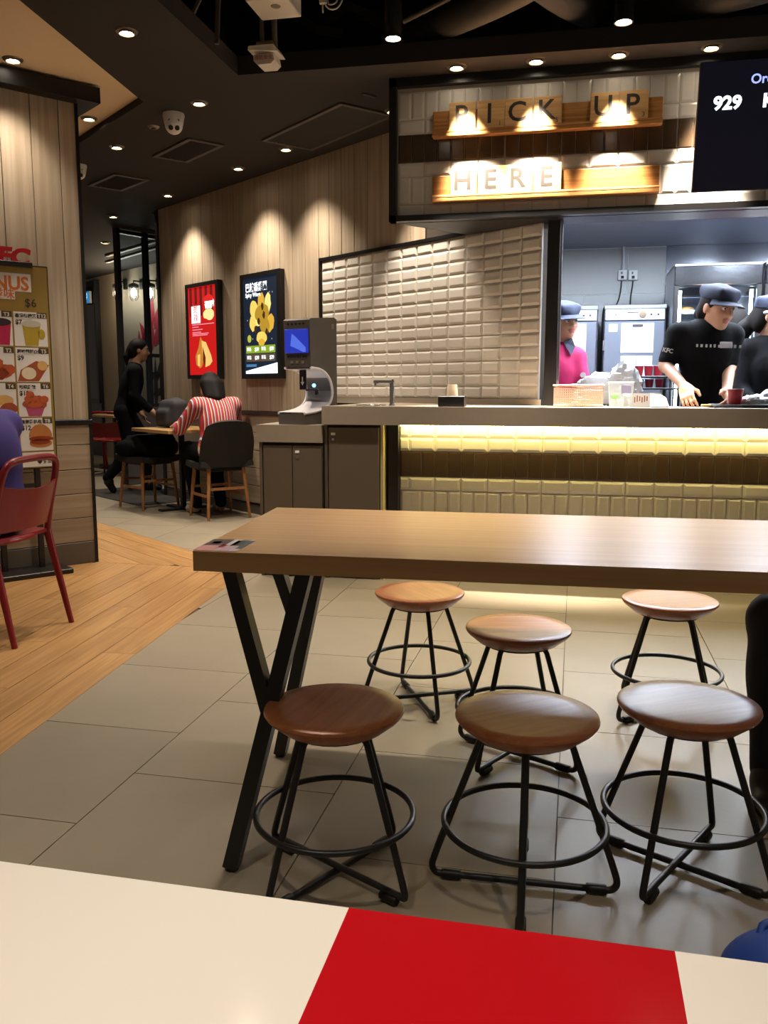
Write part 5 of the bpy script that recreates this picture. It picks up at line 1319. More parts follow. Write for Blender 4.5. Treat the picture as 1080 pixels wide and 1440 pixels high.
def fpt(lx, ly, z): return FP+WX*lx+WY*ly+Vector((0, 0, z))
def onF(x, y):
    q = atP(x, y, FP, WY); return (q-FP).dot(WX), q.z
# ceiling trim lines in the far room
a_, b_ = atZ(165, 352, ZC-.01), atZ(228, 332, ZC-.01)
for k, lab in enumerate(('pale ceiling track crossing the far room', 'second pale ceiling track in the far room, parallel to the first')):
    s0 = atZ(150, 360+9*k, ZC-0.012); s1 = atZ(232, 336+9*k, ZC-0.012)
    tag(MB().bar((0, 0, 0), s1-s0, 0.05, 0.02).build('ceiling_track', pbr('track_grey', '8a8074', 0.5), loc=s0), lab, 'ceiling track')
for px in (178, 201, 224):
    lx, z = onF(px, 412)
    t = thing('wall_lantern', 'caged glass wall lantern on the far wall %s' % {178: 'in the pane next to the partition end', 201: 'behind the middle mullion', 224: 'beside the plank wall end'}[px], 'wall lamp', fpt(lx, -0.0, z), WROT, 'lanterns on the far wall')
    MB().box(-0.05, 0.05, -0.03, 0, 0.05, 0.2, 0.005).build('bracket_plate', M['blackmetal'], t)
    MB().tube([(0, -0.02, 0.16), (0, -0.14, 0.16), (0, -0.14, 0.10)], 0.012, 8).build('arm', M['blackmetal'], t, 60)
    MB().lathe([(0.02, 0.13), (0.07, 0.11), (0.075, 0.07), (0.07, 0.07)], 16, cap=False).xf(Matrix.Translation((0, -0.14, 0))).build('hood', M['blackmetal'], t, 40)
    MB().ball((0, -0.14, -0.01), (0.042, 0.042, 0.07), 16, 10).build('globe', glow('lantern_glow', 'ffe6b8', 14.0), t, 60)
    for k in range(4): MB().tube([(0.068*cos(k*pi/2), -0.14+0.068*sin(k*pi/2), 0.07), (0.07*cos(k*pi/2), -0.14+0.07*sin(k*pi/2), -0.06), (0.03*cos(k*pi/2), -0.14+0.03*sin(k*pi/2), -0.12)], 0.005, 6).build('cage_wire', M['blackmetal'], t)
    l = bpy.data.lights.new('lantern_light', 'POINT'); l.energy = 9; l.color = (1, .85, .6); l.shadow_soft_size = 0.06
    o = bpy.data.objects.new('lantern_light', l); COL.objects.link(o); o.parent = t; o.location = (0, -0.25, -0.02)
# mural on the far wall
MR = pbr('mural_red', 'a81c30', 0.6); MK = pbr('mural_dark', '2a2624', 0.6); MG = pbr('mural_grey', '8a8480', 0.6)
mx_, mz_ = onF(212, 470)
t = thing('wall_mural', 'painted red petals and dark brush strokes on the far wall', 'mural', fpt(mx_, -0.002, 0), WROT)
def petal(cx, cz, l, w_, an, mat):
    P = [(l*(i/10), w_*sin(pi*(i/10)**0.8)) for i in range(11)]+[(l*(i/10), -w_*sin(pi*(i/10)**0.8)) for i in range(9, 0, -1)]
    flat('painted_stroke', [(cx+p[0]*cos(an)-p[1]*sin(an), cz+p[0]*sin(an)+p[1]*cos(an)) for p in P], mat, t, y=-0.001)
for i, (cx, cz, l, w_, an) in enumerate(((0.0, 1.95, .45, .08, 1.9), (.05, 1.95, .5, .08, 1.5), (.12, 1.92, .42, .08, 1.0), (-.05, 1.65, .5, .08, 2.2), (.1, 1.68, .5, .09, .9), (.02, 1.62, .45, .08, 1.5), (-.35, 1.5, .5, .08, 1.2), (-.32, 1.45, .5, .07, 1.7), (.3, 1.6, .4, .08, .6))): petal(cx, cz, l, w_, an, MR)
for i, (cx, cz, l, w_, an) in enumerate(((-.1, .8, .9, .05, 1.5), (.1, .75, .8, .06, 1.55), (.3, .8, .8, .05, 1.6), (-.2, 1.25, .6, .05, .1), (0, 1.0, .6, .05, .2), (.15, 1.2, .45, .06, 1.0))): petal(cx, cz, l, w_, an, MK)
for i, (cx, cz, l, w_, an) in enumerate(((-.15, .55, .35, .1, .3), (.2, .6, .35, .1, .2))): petal(cx, cz, l, w_, an, MG)
# dark framed door with mirror glass and lit exit sign
dx0, dz1 = onF(112, 392); dx1 = onF(143, 480)[0]
d1 = struct(MB().box(0, dx1-dx0, -0.05, 0, 0.0, 2.78).build('door_1', pbr('door_dark', '1a1a20', 0.35), loc=fpt(dx0, 0, 0), rot=WROT))
MB().box(0.08, dx1-dx0-0.1, -0.056, -0.05, 0.9, 2.7).build('pane', pbr('dark_mirror', '3a404c', 0.12, 0.6), d1); MB().box(dx1-dx0-0.06, dx1-dx0, -0.08, -0.05, 0.85, 2.78).build('frame', M['blackmetal'], d1)
MB().box(0, dx1-dx0, -0.07, -0.05, 0.85, 0.92).build('frame', M['blackmetal'], d1)
ex, ez = onF(130, 420)
t = thing('exit_sign', 'lit blue-green exit sign on the dark door in the far room', 'exit sign', fpt(ex, -0.08, ez-0.09), WROT)
MB().box(-0.17, 0.17, -0.04, 0, 0, 0.19, 0.004).build('casing', M['white'], t); MB().box(-0.16, 0.16, -0.042, -0.04, 0.01, 0.18).build('panel', glow('exit_panel', '1a70a8', 1.3), t)
text('出口', 0.095, glow('exit_text', 'c8f4ff', 2.0), t, (0, -0.0435, 0.085), align='CENTER', depth=0.0004); text('EXIT', 0.07, glow('exit_text2', 'c8f4ff', 2.0), t, (0, -0.0435, 0.022), align='CENTER', depth=0.0004)
# far tables and chairs
for i, (px, py, lab) in enumerate(((132, 585, 'oak-topped table in the far room partly behind the column'), )):
    p = Vector((-6.2, 10.9, 0))
    cafe_table(p, WROT, lab, 1.3, 0.6)
tag(MB().lathe([(0.0, 0.0), (0.13, 0.0), (0.16, 0.012), (0.165, 0.02), (0.15, 0.05), (0.0, 0.06)], 20, cap=False).build('dark_tray', M['blackmetal'], loc=(-6.2, 11.0, 0.74), smooth=40), 'dark rounded tray lying on the oak table in the far room', 'tray')
tag(MB().box(-0.1, 0.1, -0.07, 0.07, 0, 0.03, 0.004).build('red_box', pbr('red_box', 'a82020', 0.5), loc=(-5.85, 10.75, 0.74), rot=0.3), 'flat red box on the oak table in the far room', 'box')
red_chair((-5.75, 10.05, 0), radians(10), 'red plastic chair in the far room behind the walking person')
red_chair((-6.25, 10.15, 0), radians(-15), 'red plastic chair in the far room next to the column edge')
pz = atZ(150, 690); 
tag(MB().box(-0.75, 0.75, -0.4, 0.4, 0.0, 0.008, 0.003).build('floor_shade', pbr('painted_shade', '2e2a26', 0.9, bump=0.2, bscale=150), loc=(-4.35, 8.15, 0), rot=WROT), 'dark flat sheet standing in for the shadow under the walking person', 'mat')  # thin dark sheet painting the shadow on the floor below the walker
# ================================================================ people
SKIN = pbr('skin', 'c99a7c', 0.5, var=0.04, vscale=20); LIPS = pbr('lips', 'a8605a', 0.45); EYEW = pbr('eye_white', 'e8e2da', 0.3); EYEB = pbr('eye_iris', '1a120e', 0.2); HAIR = pbr('dark_hair', '120d0b', 0.7, spec=0.2, var=0.2, vscale=40, stretch=(1, 1, .2)); BROW = pbr('brow', '241a16', 0.7)
def rotm(yaw=0.0, pitch=0.0, roll=0.0):     # columns = local axes (x right, y front, z up); yaw about z, pitch down positive
    return np.array(Matrix.Rotation(yaw, 3, 'Z') @ Matrix.Rotation(-pitch, 3, 'X') @ Matrix.Rotation(roll, 3, 'Y'))
def V3(p): return np.array(p, float)
def hand(w, d, nrm, side, curl=0.5, spread=0.0, thumb=True, s=1.0):
    """w wrist, d direction along the hand, nrm palm normal (fingers bend that way), side +1/-1: thumb side = side*cross(d,nrm)"""
    w, d, nrm = V3(w), V3(d), V3(nrm); d = d/np.linalg.norm(d); nrm = nrm-d*np.dot(d, nrm); nrm /= np.linalg.norm(nrm); x = np.cross(d, nrm)*side
    R = np.stack([x, d, nrm], 1); out = [(('b', w+d*0.045*s, (0.040*s, 0.048*s, 0.014*s), R, 0.012), 0, 0.02), (('c', w-d*0.01, w+d*0.02, 0.026*s, 0.027*s), 0, 0.02)]
    for i, (o, L, rr) in enumerate(((0.030, 0.070, .0088), (0.0105, 0.078, .0090), (-0.0095, 0.072, .0086), (-0.0290, 0.056, .0076))):
        b = w+d*(0.086*s)+x*o*s; dd = d+x*o*spread*12; dd /= np.linalg.norm(dd)
        a1, a2, a3 = curl*0.5, curl*1.2, curl*1.7
        p = [b]
        for a, l in ((a1, .42), (a2, .33), (a3, .25)): p.append(p[-1]+(dd*cos(a)+nrm*sin(a))*L*l*s)
        for q in range(3): out.append((('c', p[q], p[q+1], rr*s*(1-.08*q), rr*s*(.92-.1*q)), 0, 0.006))
    if thumb:
        b = w+d*0.022*s+x*0.032*s; t1 = b+(d*0.65+x*0.65+nrm*0.35)*0.040*s; t2 = t1+(d*0.9+x*0.15+nrm*0.4)*0.030*s
        out += [(('c', b, t1, 0.0135*s, 0.0108*s), 0, 0.012), (('c', t1, t2, 0.0105*s, 0.0085*s), 0, 0.006)]
    return out
def head_prims(H, R, s=1.0):
    def T(p): return V3(H)+R @ (V3(p)*s)
    E = lambda c, r, m=0, k=0.02: (('e', T(c), tuple(q*s for q in r), R), m, k)
    return [E((0, -0.012, 0.030), (0.074, 0.092, 0.088)), E((0, 0.022, -0.030), (0.060, 0.066, 0.078), 0, 0.03), E((0, 0.052, -0.080), (0.030, 0.030, 0.028), 0, 0.03),
            E((0.036, 0.050, -0.022), (0.026, 0.028, 0.028), 0, 0.03), E((-0.036, 0.050, -0.022), (0.026, 0.028, 0.028), 0, 0.03), E((0, 0.066, 0.034), (0.05, 0.02, 0.014), 0, 0.02),
            (('c', T((0, 0.078, 0.022)), T((0, 0.102, -0.018)), 0.008*s, 0.013*s), 0, 0.012), E((0.012, 0.090, -0.022), (0.010, 0.011, 0.009), 0, 0.008), E((-0.012, 0.090, -0.022), (0.010, 0.011, 0.009), 0, 0.008),
            E((0, 0.083, -0.046), (0.022, 0.010, 0.0065), 1, 0.006), E((0, 0.081, -0.056), (0.018, 0.010, 0.007), 1, 0.006),
            (('e', T((0.031, 0.090, 0.012)), (0.017*s, 0.014*s, 0.010*s), R), 0, 0.012, 'sub'), (('e', T((-0.031, 0.090, 0.012)), (0.017*s, 0.014*s, 0.010*s), R), 0, 0.012, 'sub'),
            E((0.076, -0.008, -0.004), (0.010, 0.020, 0.031), 0, 0.01), E((-0.076, -0.008, -0.004), (0.010, 0.020, 0.031), 0, 0.01)]
def person(label, root, yaw, J, top, bottom, shoe, hair, hands=(), res=0.010, sleeve=0.45, head=(0, 0, 0), cap=None, s=1.0, girth=1.0, face=True, shirt_name='shirt', collar=None, bare_leg=False, hem=None, extra_shirt=()):
    """J: joints relative to root. sleeve: share of the arm (upper+fore) covered."""
    t = thing('person', label, 'person', root)
    J = {k: V3(v) for k, v in J.items()}
    Rb = rotm(yaw); Hd = J['head']; Rh = rotm(head[0], head[1], head[2]); g = girth
    pel, che, nek = J['pelvis'], J['chest'], J['neck']
    up = che-pel; up = up/np.linalg.norm(up); fx = Rb[:, 0]; fr = np.cross(up, fx); fr /= np.linalg.norm(fr); Rt = np.stack([fx, fr if np.dot(fr, Rb[:, 1]) > 0 else -fr, up], 1)
    wst = pel*0.5+che*0.5
    def torso(o): return [(('e', pel, (0.150*g+o, 0.105*g+o, 0.120+o), Rt), 0, 0.06), (('e', wst, (0.128*g+o, 0.095*g+o, 0.150+o), Rt), 0, 0.06), (('e', che, (0.150*g+o, 0.108*g+o, 0.165+o), Rt), 0, 0.06),
                          (('c', J['sl'], che*0.25+nek*0.75, 0.050+o, 0.055+o), 0, 0.05), (('c', J['sr'], che*0.25+nek*0.75, 0.050+o, 0.055+o), 0, 0.05)]
    def arm(sd, o, f=1.0):
        a, e, w = J['s'+sd], J['e'+sd], J['w'+sd]; out = []
        if f <= 0: return out
        f1 = min(1, f*2); out.append((('c', a, a+(e-a)*f1, 0.048*g+o, 0.048*g+(0.038-0.048*g)*f1+o), 0, 0.03))
        if f > 0.5:
            f2 = (f-0.5)*2; out.append((('c', e, e+(w-e)*f2, 0.038+o, 0.038+(0.026-0.038)*f2+o), 0, 0.02))
        return out
    def leg(sd, o, f=1.0):
        h, kn, a = J['h'+sd], J['k'+sd], J['a'+sd]
        out = [(('c', h, kn, 0.082*g+o, 0.056+o), 0, 0.04), (('c', kn, kn+(a-kn)*f, 0.055+o, 0.055+(0.036-0.055)*f+o), 0, 0.03)]
        if f >= 1.0: out.append((('e', kn*0.65+a*0.35-Rb[:, 1]*0.015, (0.045+o, 0.05+o, 0.09+o), None), 0, 0.04))
        return out
    def footp(sd, o): return [(('c', J['a'+sd]+(0, 0, 0.0), J['a'+sd]*0.75+J['t'+sd]*0.25, 0.036+o, 0.036+o), 0, 0.02), (('c', J['a'+sd]*0.85+J['t'+sd]*0.15-(0, 0, 0.03), J['t'+sd], 0.032+o, 0.027+o), 0, 0.03)]
    pr = torso(0)+[(('c', nek-(nek-che)*0.1, Hd+Rh @ V3((0, -0.02, -0.05)), 0.056, 0.050), 0, 0.03)]+head_prims(Hd, Rh, s)
    for sd in 'lr':
        pr += arm(sd, 0)+leg(sd, 0)+footp(sd, 0)
    for h_ in hands: pr += hand(*h_)
    me = sdf_mesh(pr, res, 0.03, [SKIN, LIPS], 'body'); place('body', me, t)
    # clothes
    o = 0.016
    sp = torso(o)+arm('l', o*0.9, sleeve)+arm('r', o*0.9, sleeve)+list(extra_shirt)
    hemz = hem if hem is not None else float(pel[2]-0.06)
    place(shirt_name, sdf_mesh(sp, res, 0.03, [top], shirt_name, cuts=[((0, 0, hemz), (0, 0, 1))]), t)
    if collar:
        cm, Rn = collar, Rt
        pts = [nek+Rt @ V3((0.062*cos(a), 0.058*sin(a)-0.004, 0.030+0.0*abs(sin(a))+(0.018 if sin(a) < 0 else -0.02*sin(a)))) for a in np.linspace(pi/2+0.35, 2.5*pi-0.35, 22)]
        MB().tube(pts, 0.014, 8).build('collar', cm, t, 60)
    pp = [torso(o*0.6)[0]]+leg('l', o*0.9)+leg('r', o*0.9)
    place('trousers', sdf_mesh(pp, max(res, 0.012), 0.03, [bottom], 'trousers'), t)
    for sd in 'lr':
        place('shoe', sdf_mesh(footp(sd, 0.009), 0.010, 0.03, [shoe], 'shoe', cuts=[((0, 0, min(J['t'+sd][2], J['a'+sd][2])-0.034), (0, 0, 1))]), t)
    # hair, cap, eyes
    def T(p): return tuple(Hd+Rh @ (V3(p)*s))
    hp = [(('e', T((0, -0.018, 0.036)), (0.084*s, 0.100*s, 0.094*s), Rh), 0, 0.02), (('e', T((0, -0.055, -0.03)), (0.074*s, 0.055*s, 0.075*s), Rh), 0, 0.03), (('e', T((0, 0.055, -0.045)), (0.078*s, 0.075*s, 0.115*s), Rh), 0, 0.012, 'sub')]
    hp += [(('c', T(a), T(b), ra*s, rb*s), 0, 0.03) for a, b, ra, rb in hair]
    place('hair', sdf_mesh(hp, 0.008, 0.02, [HAIR], 'hair'), t)
    if face:
        for sx in (-1, 1):
            ey = MB().ball((0, 0, 0), 0.0115*s, 12, 8).build('eye', EYEW, t, 60, loc=T((sx*0.031, 0.0765, 0.012))); MB().ball(tuple(Rh @ V3((0, 0.0075*s, -0.001))), 0.0062*s, 10, 6).build('iris', EYEB, ey, 60)
            pts = [T((sx*(0.014+0.036*q), 0.087-0.018*q*q, 0.031+0.006*sin(pi*q*.8))) for q in np.linspace(0, 1, 6)]; MB().tube(pts, 0.0032*s, 6).build('eyebrow', BROW, t)
            MB().tube([T((sx*(0.017+0.030*q), 0.0875-0.010*q*q, 0.017+0.004*sin(pi*q))) for q in np.linspace(0, 1, 6)], 0.0022*s, 6).build('eyelid', BROW, t)
    if cap:
        cp = [(('e', T((0, -0.012, 0.062)), (0.092*s, 0.106*s, 0.075*s), Rh), 0, 0.01), (('b', T((0, -0.012, 0.088)), (0.080*s, 0.092*s, 0.030*s), Rh, 0.025), 0, 0.02)]
        cm = sdf_mesh(cp, 0.007, 0.02, [cap], 'cap', cuts=[(T((0, 0, 0.045)), tuple(Rh[:, 2]))]); co = place('cap', cm, t)
        def fb(u, v):
            a = (u-.5)*2*1.15; rr = 0.098+0.062*v*max(0, cos(a*0.95)); return T((rr*0.95*sin(a), -0.012+rr*1.06*cos(a), 0.050-0.016*v-0.018*(sin(a)**2)*v))
        shell(fb, 20, 6, 0.004, 'brim', cap, co)
        MB().ball(T((0, -0.012, 0.122)), 0.008*s, 10, 6).build('button', cap, co, 60)
    return t
def rel(root, **k): return {a: tuple(V3(b)-V3(root)) for a, b in k.items()}
BLKC = pbr('black_cotton', '0c0c0f', 0.9, spec=0.15, bump=0.15, bscale=25); NAVY = pbr('navy_cotton', '252a3e', 0.8, var=0.2, vscale=14); BSHOE = pbr('black_shoe', '0c0b0b', 0.35); DTR = pbr('dark_trousers', '0e0e12', 0.9, spec=0.12, bump=0.1, bscale=25)
STAFFCAP = pbr('denim_cap', '2c3348', 0.85, var=0.25, vscale=22)
def A(x, y, Y): return V3(atY(x, y, Y))

# ---- person in black t-shirt at the counter
Y0 = 5.48
root = V3((A(992, 500, Y0)[0], Y0, 0))
J = rel(root, pelvis=(root[0]+0.01, Y0+0.03, 0.90), chest=A(993, 492, Y0+0.0), neck=A(998, 459, Y0-0.005), head=A(1009, 434, Y0-0.055), sl=A(954, 470, Y0-0.01), el=A(936, 514, Y0-0.03), wl=A(964, 546, 5.20),
        sr=A(1029, 472, Y0+0.02), er=A(1025, 515, Y0+0.03), wr=A(1022, 552, 5.22), hl=(root[0]-0.09, Y0+0.03, 0.88), hr=(root[0]+0.09, Y0+0.03, 0.88), kl=(root[0]-0.10, Y0+0.01, 0.48), kr=(root[0]+0.10, Y0+0.02, 0.48),
        al=(root[0]-0.10, Y0+0.05, 0.075), ar=(root[0]+0.10, Y0+0.05, 0.075), tl=(root[0]-0.12, Y0-0.09, 0.036), tr=(root[0]+0.13, Y0-0.09, 0.036))
YW = pi+0.12
hd_ = [(J['wl'], tuple(A(968, 566, 5.10)-A(964, 546, 5.20)), (0.25, -0.55, -0.9), 1, 0.75, 0.35), (J['wr'], tuple(A(1026, 566, 5.14)-A(1022, 552, 5.22)), (-0.5, -0.4, -0.6), -1, 0.9, 0.2)]
tp = person('person in black t-shirt and dark cap standing at the counter, reaching down', root, YW, J, BLKC, DTR, BSHOE, [((0, -0.095, -0.03), (0, -0.12, -0.05), 0.045, 0.035)], hands=hd_, res=0.0052, sleeve=0.40, head=(pi+0.64, 0.24, -0.06), cap=STAFFCAP, s=1.03, girth=1.02, extra_shirt=[])
# lettering on the shirt front and sleeve, white undershirt edge
TW_ = pbr('shirt_print', 'c8c8cc', 0.7)
nk = V3(J['neck']); Rt_ = rotm(YW)
def shirt_pt(px, py, Y): return Vector(A(px, py, Y)-root)
r_ = random.Random(11); lx_ = 0.0
for i in range(11):
    w_ = r_.uniform(0.008, 0.013)
    if i != 6: MB().box(lx_, lx_+w_, -0.003, 0.003, 0, r_.uniform(0.014, 0.019), 0.001).build('printed_mark', TW_, tp, loc=shirt_pt(979, 488, Y0-0.136)+Vector((lx_, 0.1*lx_, -0.06*lx_)), rot=(0, 0, 0.10))
    lx_ += w_+0.0015
MB().box(-0.036, 0.036, -0.004, 0.004, -0.017, 0.017, 0.002).build('name_badge', TW_, tp, loc=shirt_pt(1021, 485, Y0-0.128), rot=(radians(-4), 0, 0.28))
text('KFC', 0.034, TW_, tp, shirt_pt(931, 494, Y0-0.083), rot=(radians(88), radians(12), -0.35), name='sleeve_lettering', depth=0.001, off=0.001)
MB().tube([tuple(nk+Rt_ @ V3((0.058*cos(a), 0.06*sin(a)+0.002, 0.018-0.035*sin(a)))) for a in np.linspace(0.1, pi-0.1, 14)], 0.009, 8).build('undershirt_edge', M['paper'], tp, 60)
MB().ball((0, 0, 0), (0.010, 0.010, 0.014), 10, 6).build('watch', M['steel'], tp, 60, loc=tuple(V3(J['wr'])+V3((0.0, -0.028, 0.0))))

# ---- person in pink polo behind the post
Yp = 6.05
PINK = pbr('magenta_polo', 'b01454', 0.8, bump=0.12, bscale=25); 
root = V3((A(795, 520, Yp)[0]-0.06, Yp, 0)); cx = root[0]
J = rel(root, pelvis=(cx, Yp+0.05, 0.90), chest=(cx, Yp+0.0, 1.20), neck=A(788, 482, Yp), head=A(794, 452, Yp-0.05), sl=(cx-0.17, Yp, 1.31), el=(cx-0.22, Yp-0.06, 1.07), wl=(cx-0.10, Yp-0.22, 0.98),
        sr=A(810, 503, Yp), er=A(820, 540, Yp-0.03), wr=(cx+0.12, Yp-0.26, 0.97), hl=(cx-0.09, Yp+0.05, 0.88), hr=(cx+0.09, Yp+0.05, 0.88), kl=(cx-0.09, Yp+0.04, 0.48), kr=(cx+0.09, Yp+0.04, 0.48),
        al=(cx-0.09, Yp+0.07, 0.075), ar=(cx+0.09, Yp+0.07, 0.075), tl=(cx-0.10, Yp-0.08, 0.036), tr=(cx+0.11, Yp-0.08, 0.036))
hd_ = [(J['wl'], (0.3, -0.8, -0.2), (0, -0.2, -1), 1, 0.5, 0.2), (J['wr'], (-0.3, -0.8, -0.2), (0, -0.2, -1), -1, 0.5, 0.2)]
tp = person('person in magenta polo and dark cap half hidden by the black post', root, pi+0.1, J, PINK, DTR, BSHOE, [((0.05, -0.05, -0.03), (-0.05, -0.05, -0.03), 0.05, 0.05)], hands=hd_, res=0.007, sleeve=0.36, head=(pi+0.62, 0.16, 0.08), cap=STAFFCAP, collar=NAVY, girth=1.02)
cl = [tuple(V3(J['neck'])+V3(q)) for q in ((0.02, -0.075, 0.0), (0.075, -0.055, 0.03), (0.10, -0.06, -0.03), (0.075, -0.105, -0.09))]
cl2 = [(-2*V3(J['neck'])[0]*-1-q[0], q[1], q[2]) for q in cl]
for c4 in (cl, cl2): MB().hexa([tuple(V3(q)+V3((0, 0.006, 0))) for q in c4]+[tuple(V3(q)-V3((0, 0.004, 0))) for q in c4]).build('collar_wing', NAVY, tp)
MB().lathe([(0.0, 0), (0.018, 0.0), (0.018, 0.002)], 12, cap=False, axis='Y').build('sleeve_emblem', TW_, tp, loc=tuple(V3(J['sr'])*.45+V3(J['er'])*.55+V3((0.02, -0.062, -0.02))))

# ---- person with the long pony tail at the end of the counter
Yb = 5.95
root = V3((A(1085, 500, Yb)[0], Yb, 0)); cx = root[0]
J = rel(root, pelvis=(cx, Yb, 0.90), chest=(cx, Yb, 1.22), neck=A(1084, 473, Yb), head=A(1085, 446, Yb-0.02), sl=(cx-0.15, Yb-0.02, 1.345), el=(cx-0.19, Yb-0.06, 1.10), wl=(cx-0.10, Yb-0.2, 0.98),
        sr=(cx+0.15, Yb+0.03, 1.345), er=(cx+0.20, Yb+0.0, 1.10), wr=(cx+0.16, Yb-0.2, 0.99), hl=(cx-0.08, Yb, 0.88), hr=(cx+0.08, Yb, 0.88), kl=(cx-0.09, Yb, 0.48), kr=(cx+0.09, Yb, 0.48),
        al=(cx-0.09, Yb+0.03, 0.075), ar=(cx+0.09, Yb+0.03, 0.075), tl=(cx-0.10, Yb-0.10, 0.036), tr=(cx+0.10, Yb-0.10, 0.036))
hd_ = [(J['wl'], (0.2, -0.8, -0.2), (0, -0.2, -1), 1, 0.5, 0.2), (J['wr'], (-0.2, -0.8, -0.2), (0, -0.2, -1), -1, 0.5, 0.2)]
tp = person('person in black with cap and long dark ponytail behind the black tray', root, pi+0.7, J, BLKC, DTR, BSHOE, [((-0.02, -0.09, -0.01), (-0.03, -0.15, -0.08), 0.05, 0.045), ((-0.03, -0.15, -0.08), (-0.02, -0.16, -0.24), 0.045, 0.04), ((-0.02, -0.16, -0.24), (0.0, -0.15, -0.38), 0.04, 0.018)], hands=hd_, res=0.009, sleeve=0.95, head=(pi+1.25, 0.12, 0), cap=STAFFCAP, girth=0.96)
MB().ball((0, 0, 0), (0.022, 0.012, 0.012), 12, 8).build('hair_clip', M['paper'], tp, 60, loc=tuple(V3(J['head'])+V3((-0.045, -0.088, 0.022))))

# ---- dark-haired person further back at the warming cabinet
Yq = 6.5
root = V3((A(1030, 500, Yq)[0], Yq, 0)); cx = root[0]
J = rel(root, pelvis=(cx, Yq, 0.88), chest=(cx, Yq-0.02, 1.18), neck=A(1036, 482, Yq), head=A(1034, 459, Yq-0.01), sl=(cx-0.15, Yq+0.02, 1.31), el=(cx-0.18, Yq+0.10, 1.06), wl=(cx-0.08, Yq+0.26, 1.0),
        sr=(cx+0.15, Yq-0.03, 1.31), er=(cx+0.19, Yq+0.06, 1.06), wr=(cx+0.12, Yq+0.26, 1.02), hl=(cx-0.08, Yq, 0.86), hr=(cx+0.08, Yq, 0.86), kl=(cx-0.09, Yq, 0.47), kr=(cx+0.09, Yq, 0.47),
        al=(cx-0.09, Yq-0.03, 0.075), ar=(cx+0.09, Yq-0.03, 0.075), tl=(cx-0.10, Yq+0.11, 0.036), tr=(cx+0.10, Yq+0.11, 0.036))
hd_ = [(J['wl'], (0.1, 0.8, 0.1), (0, 0.1, -1), -1, 0.5, 0.2), (J['wr'], (-0.1, 0.8, 0.1), (0, 0.1, -1), 1, 0.5, 0.2)]
person('dark-haired person in magenta turned away beside the warming cabinet', root, -0.5, J, PINK, DTR, BSHOE, [], hands=hd_, res=0.010, sleeve=0.4, head=(-0.75, 0.35, 0), collar=M['paper'])

# ---- walking person in black
Yk = 8.35
root = V3((-4.60, Yk, 0)); yw = -radians(62); dv = V3((sin(-yw), cos(yw), 0)); dv = rotm(yw)[:, 1]; sv = rotm(yw)[:, 0]
def K(f, sd, z): return root+dv*f+sv*sd+V3((0, 0, z))
J = rel(root, pelvis=K(-0.02, 0, 0.86), chest=K(0.06, 0, 1.15), neck=K(0.10, 0, 1.34), head=K(0.15, 0, 1.485), sl=K(0.05, -0.16, 1.27), el=K(0.02, -0.20, 1.03), wl=K(0.14, -0.17, 0.84), sr=K(0.09, 0.16, 1.27), er=K(0.08, 0.20, 1.02), wr=K(0.25, 0.18, 0.86),
        hl=K(-0.02, -0.08, 0.85), hr=K(-0.02, 0.08, 0.85), kl=K(0.20, -0.08, 0.48), al=K(0.16, -0.08, 0.08), tl=K(0.30, -0.085, 0.036), kr=K(0.02, 0.09, 0.45), ar=K(-0.22, 0.09, 0.17), tr=K(-0.17, 0.09, 0.04))
hd_ = [(J['wl'], tuple(dv*0.5-V3((0, 0, 1))), tuple(dv), 1, 0.5, 0.1), (J['wr'], tuple(dv*0.6-V3((0, 0, .8))), tuple(dv-sv*.3), -1, 0.5, 0.1)]
person('person in black with tied-back hair walking past the far tables', root, yw, J, BLKC, DTR, BSHOE, [((0, -0.10, 0.0), (0, -0.13, -0.08), 0.035, 0.03), ((0, -0.13, -0.08), (0, -0.12, -0.17), 0.03, 0.012)], hands=hd_, res=0.011, sleeve=0.92, head=(yw, 0.12, 0), girth=0.95, s=0.96)

# ---- seated person in the striped shirt
def stripes(name, cols, per, n):
    N = NT(name); tc = N.n('ShaderNodeTexCoord'); sp = N.n('ShaderNodeSeparateXYZ'); vt = N.n('ShaderNodeVectorRotate'); vt.rotation_type = 'Z_AXIS'; vt.inputs['Angle'].default_value = n
    N.l(tc.outputs['Object'], vt.inputs['Vector']); N.l(vt.outputs[0], sp.inputs[0])
    m1 = N.n('ShaderNodeMath', operation='MULTIPLY'); m1.inputs[1].default_value = 1/per; fr = N.n('ShaderNodeMath', operation='FRACT'); N.l(sp.outputs['X'], m1.inputs[0]); N.l(m1.outputs[0], fr.inputs[0])
    cr = N.n('ShaderNodeValToRGB'); cr.color_ramp.interpolation = 'CONSTANT'; e = cr.color_ramp.elements
    e[0].position = 0; e[0].color = lin(cols[0][1]); e[1].position = cols[1][0]; e[1].color = lin(cols[1][1])
    for p_, c_2 in cols[2:]:
        q = e.new(p_); q.color = lin(c_2)
    N.l(fr.outputs[0], cr.inputs[0]); N.l(cr.outputs[0], N.b.inputs['Base Color']); N.set(Roughness=0.85)
    return N.m
syaw = SROT
STR = stripes('striped_shirt', [(0, 'a82830'), (.16, 'd8ccc4'), (.28, 'c86a3a'), (.38, 'b02838'), (.52, '3a3a58'), (.60, 'd8d0cc'), (.74, '8a5a78'), (.84, 'c83a3a')], 0.052, -syaw)
root = V3(SCH); dv = rotm(syaw)[:, 1]; sv = rotm(syaw)[:, 0]
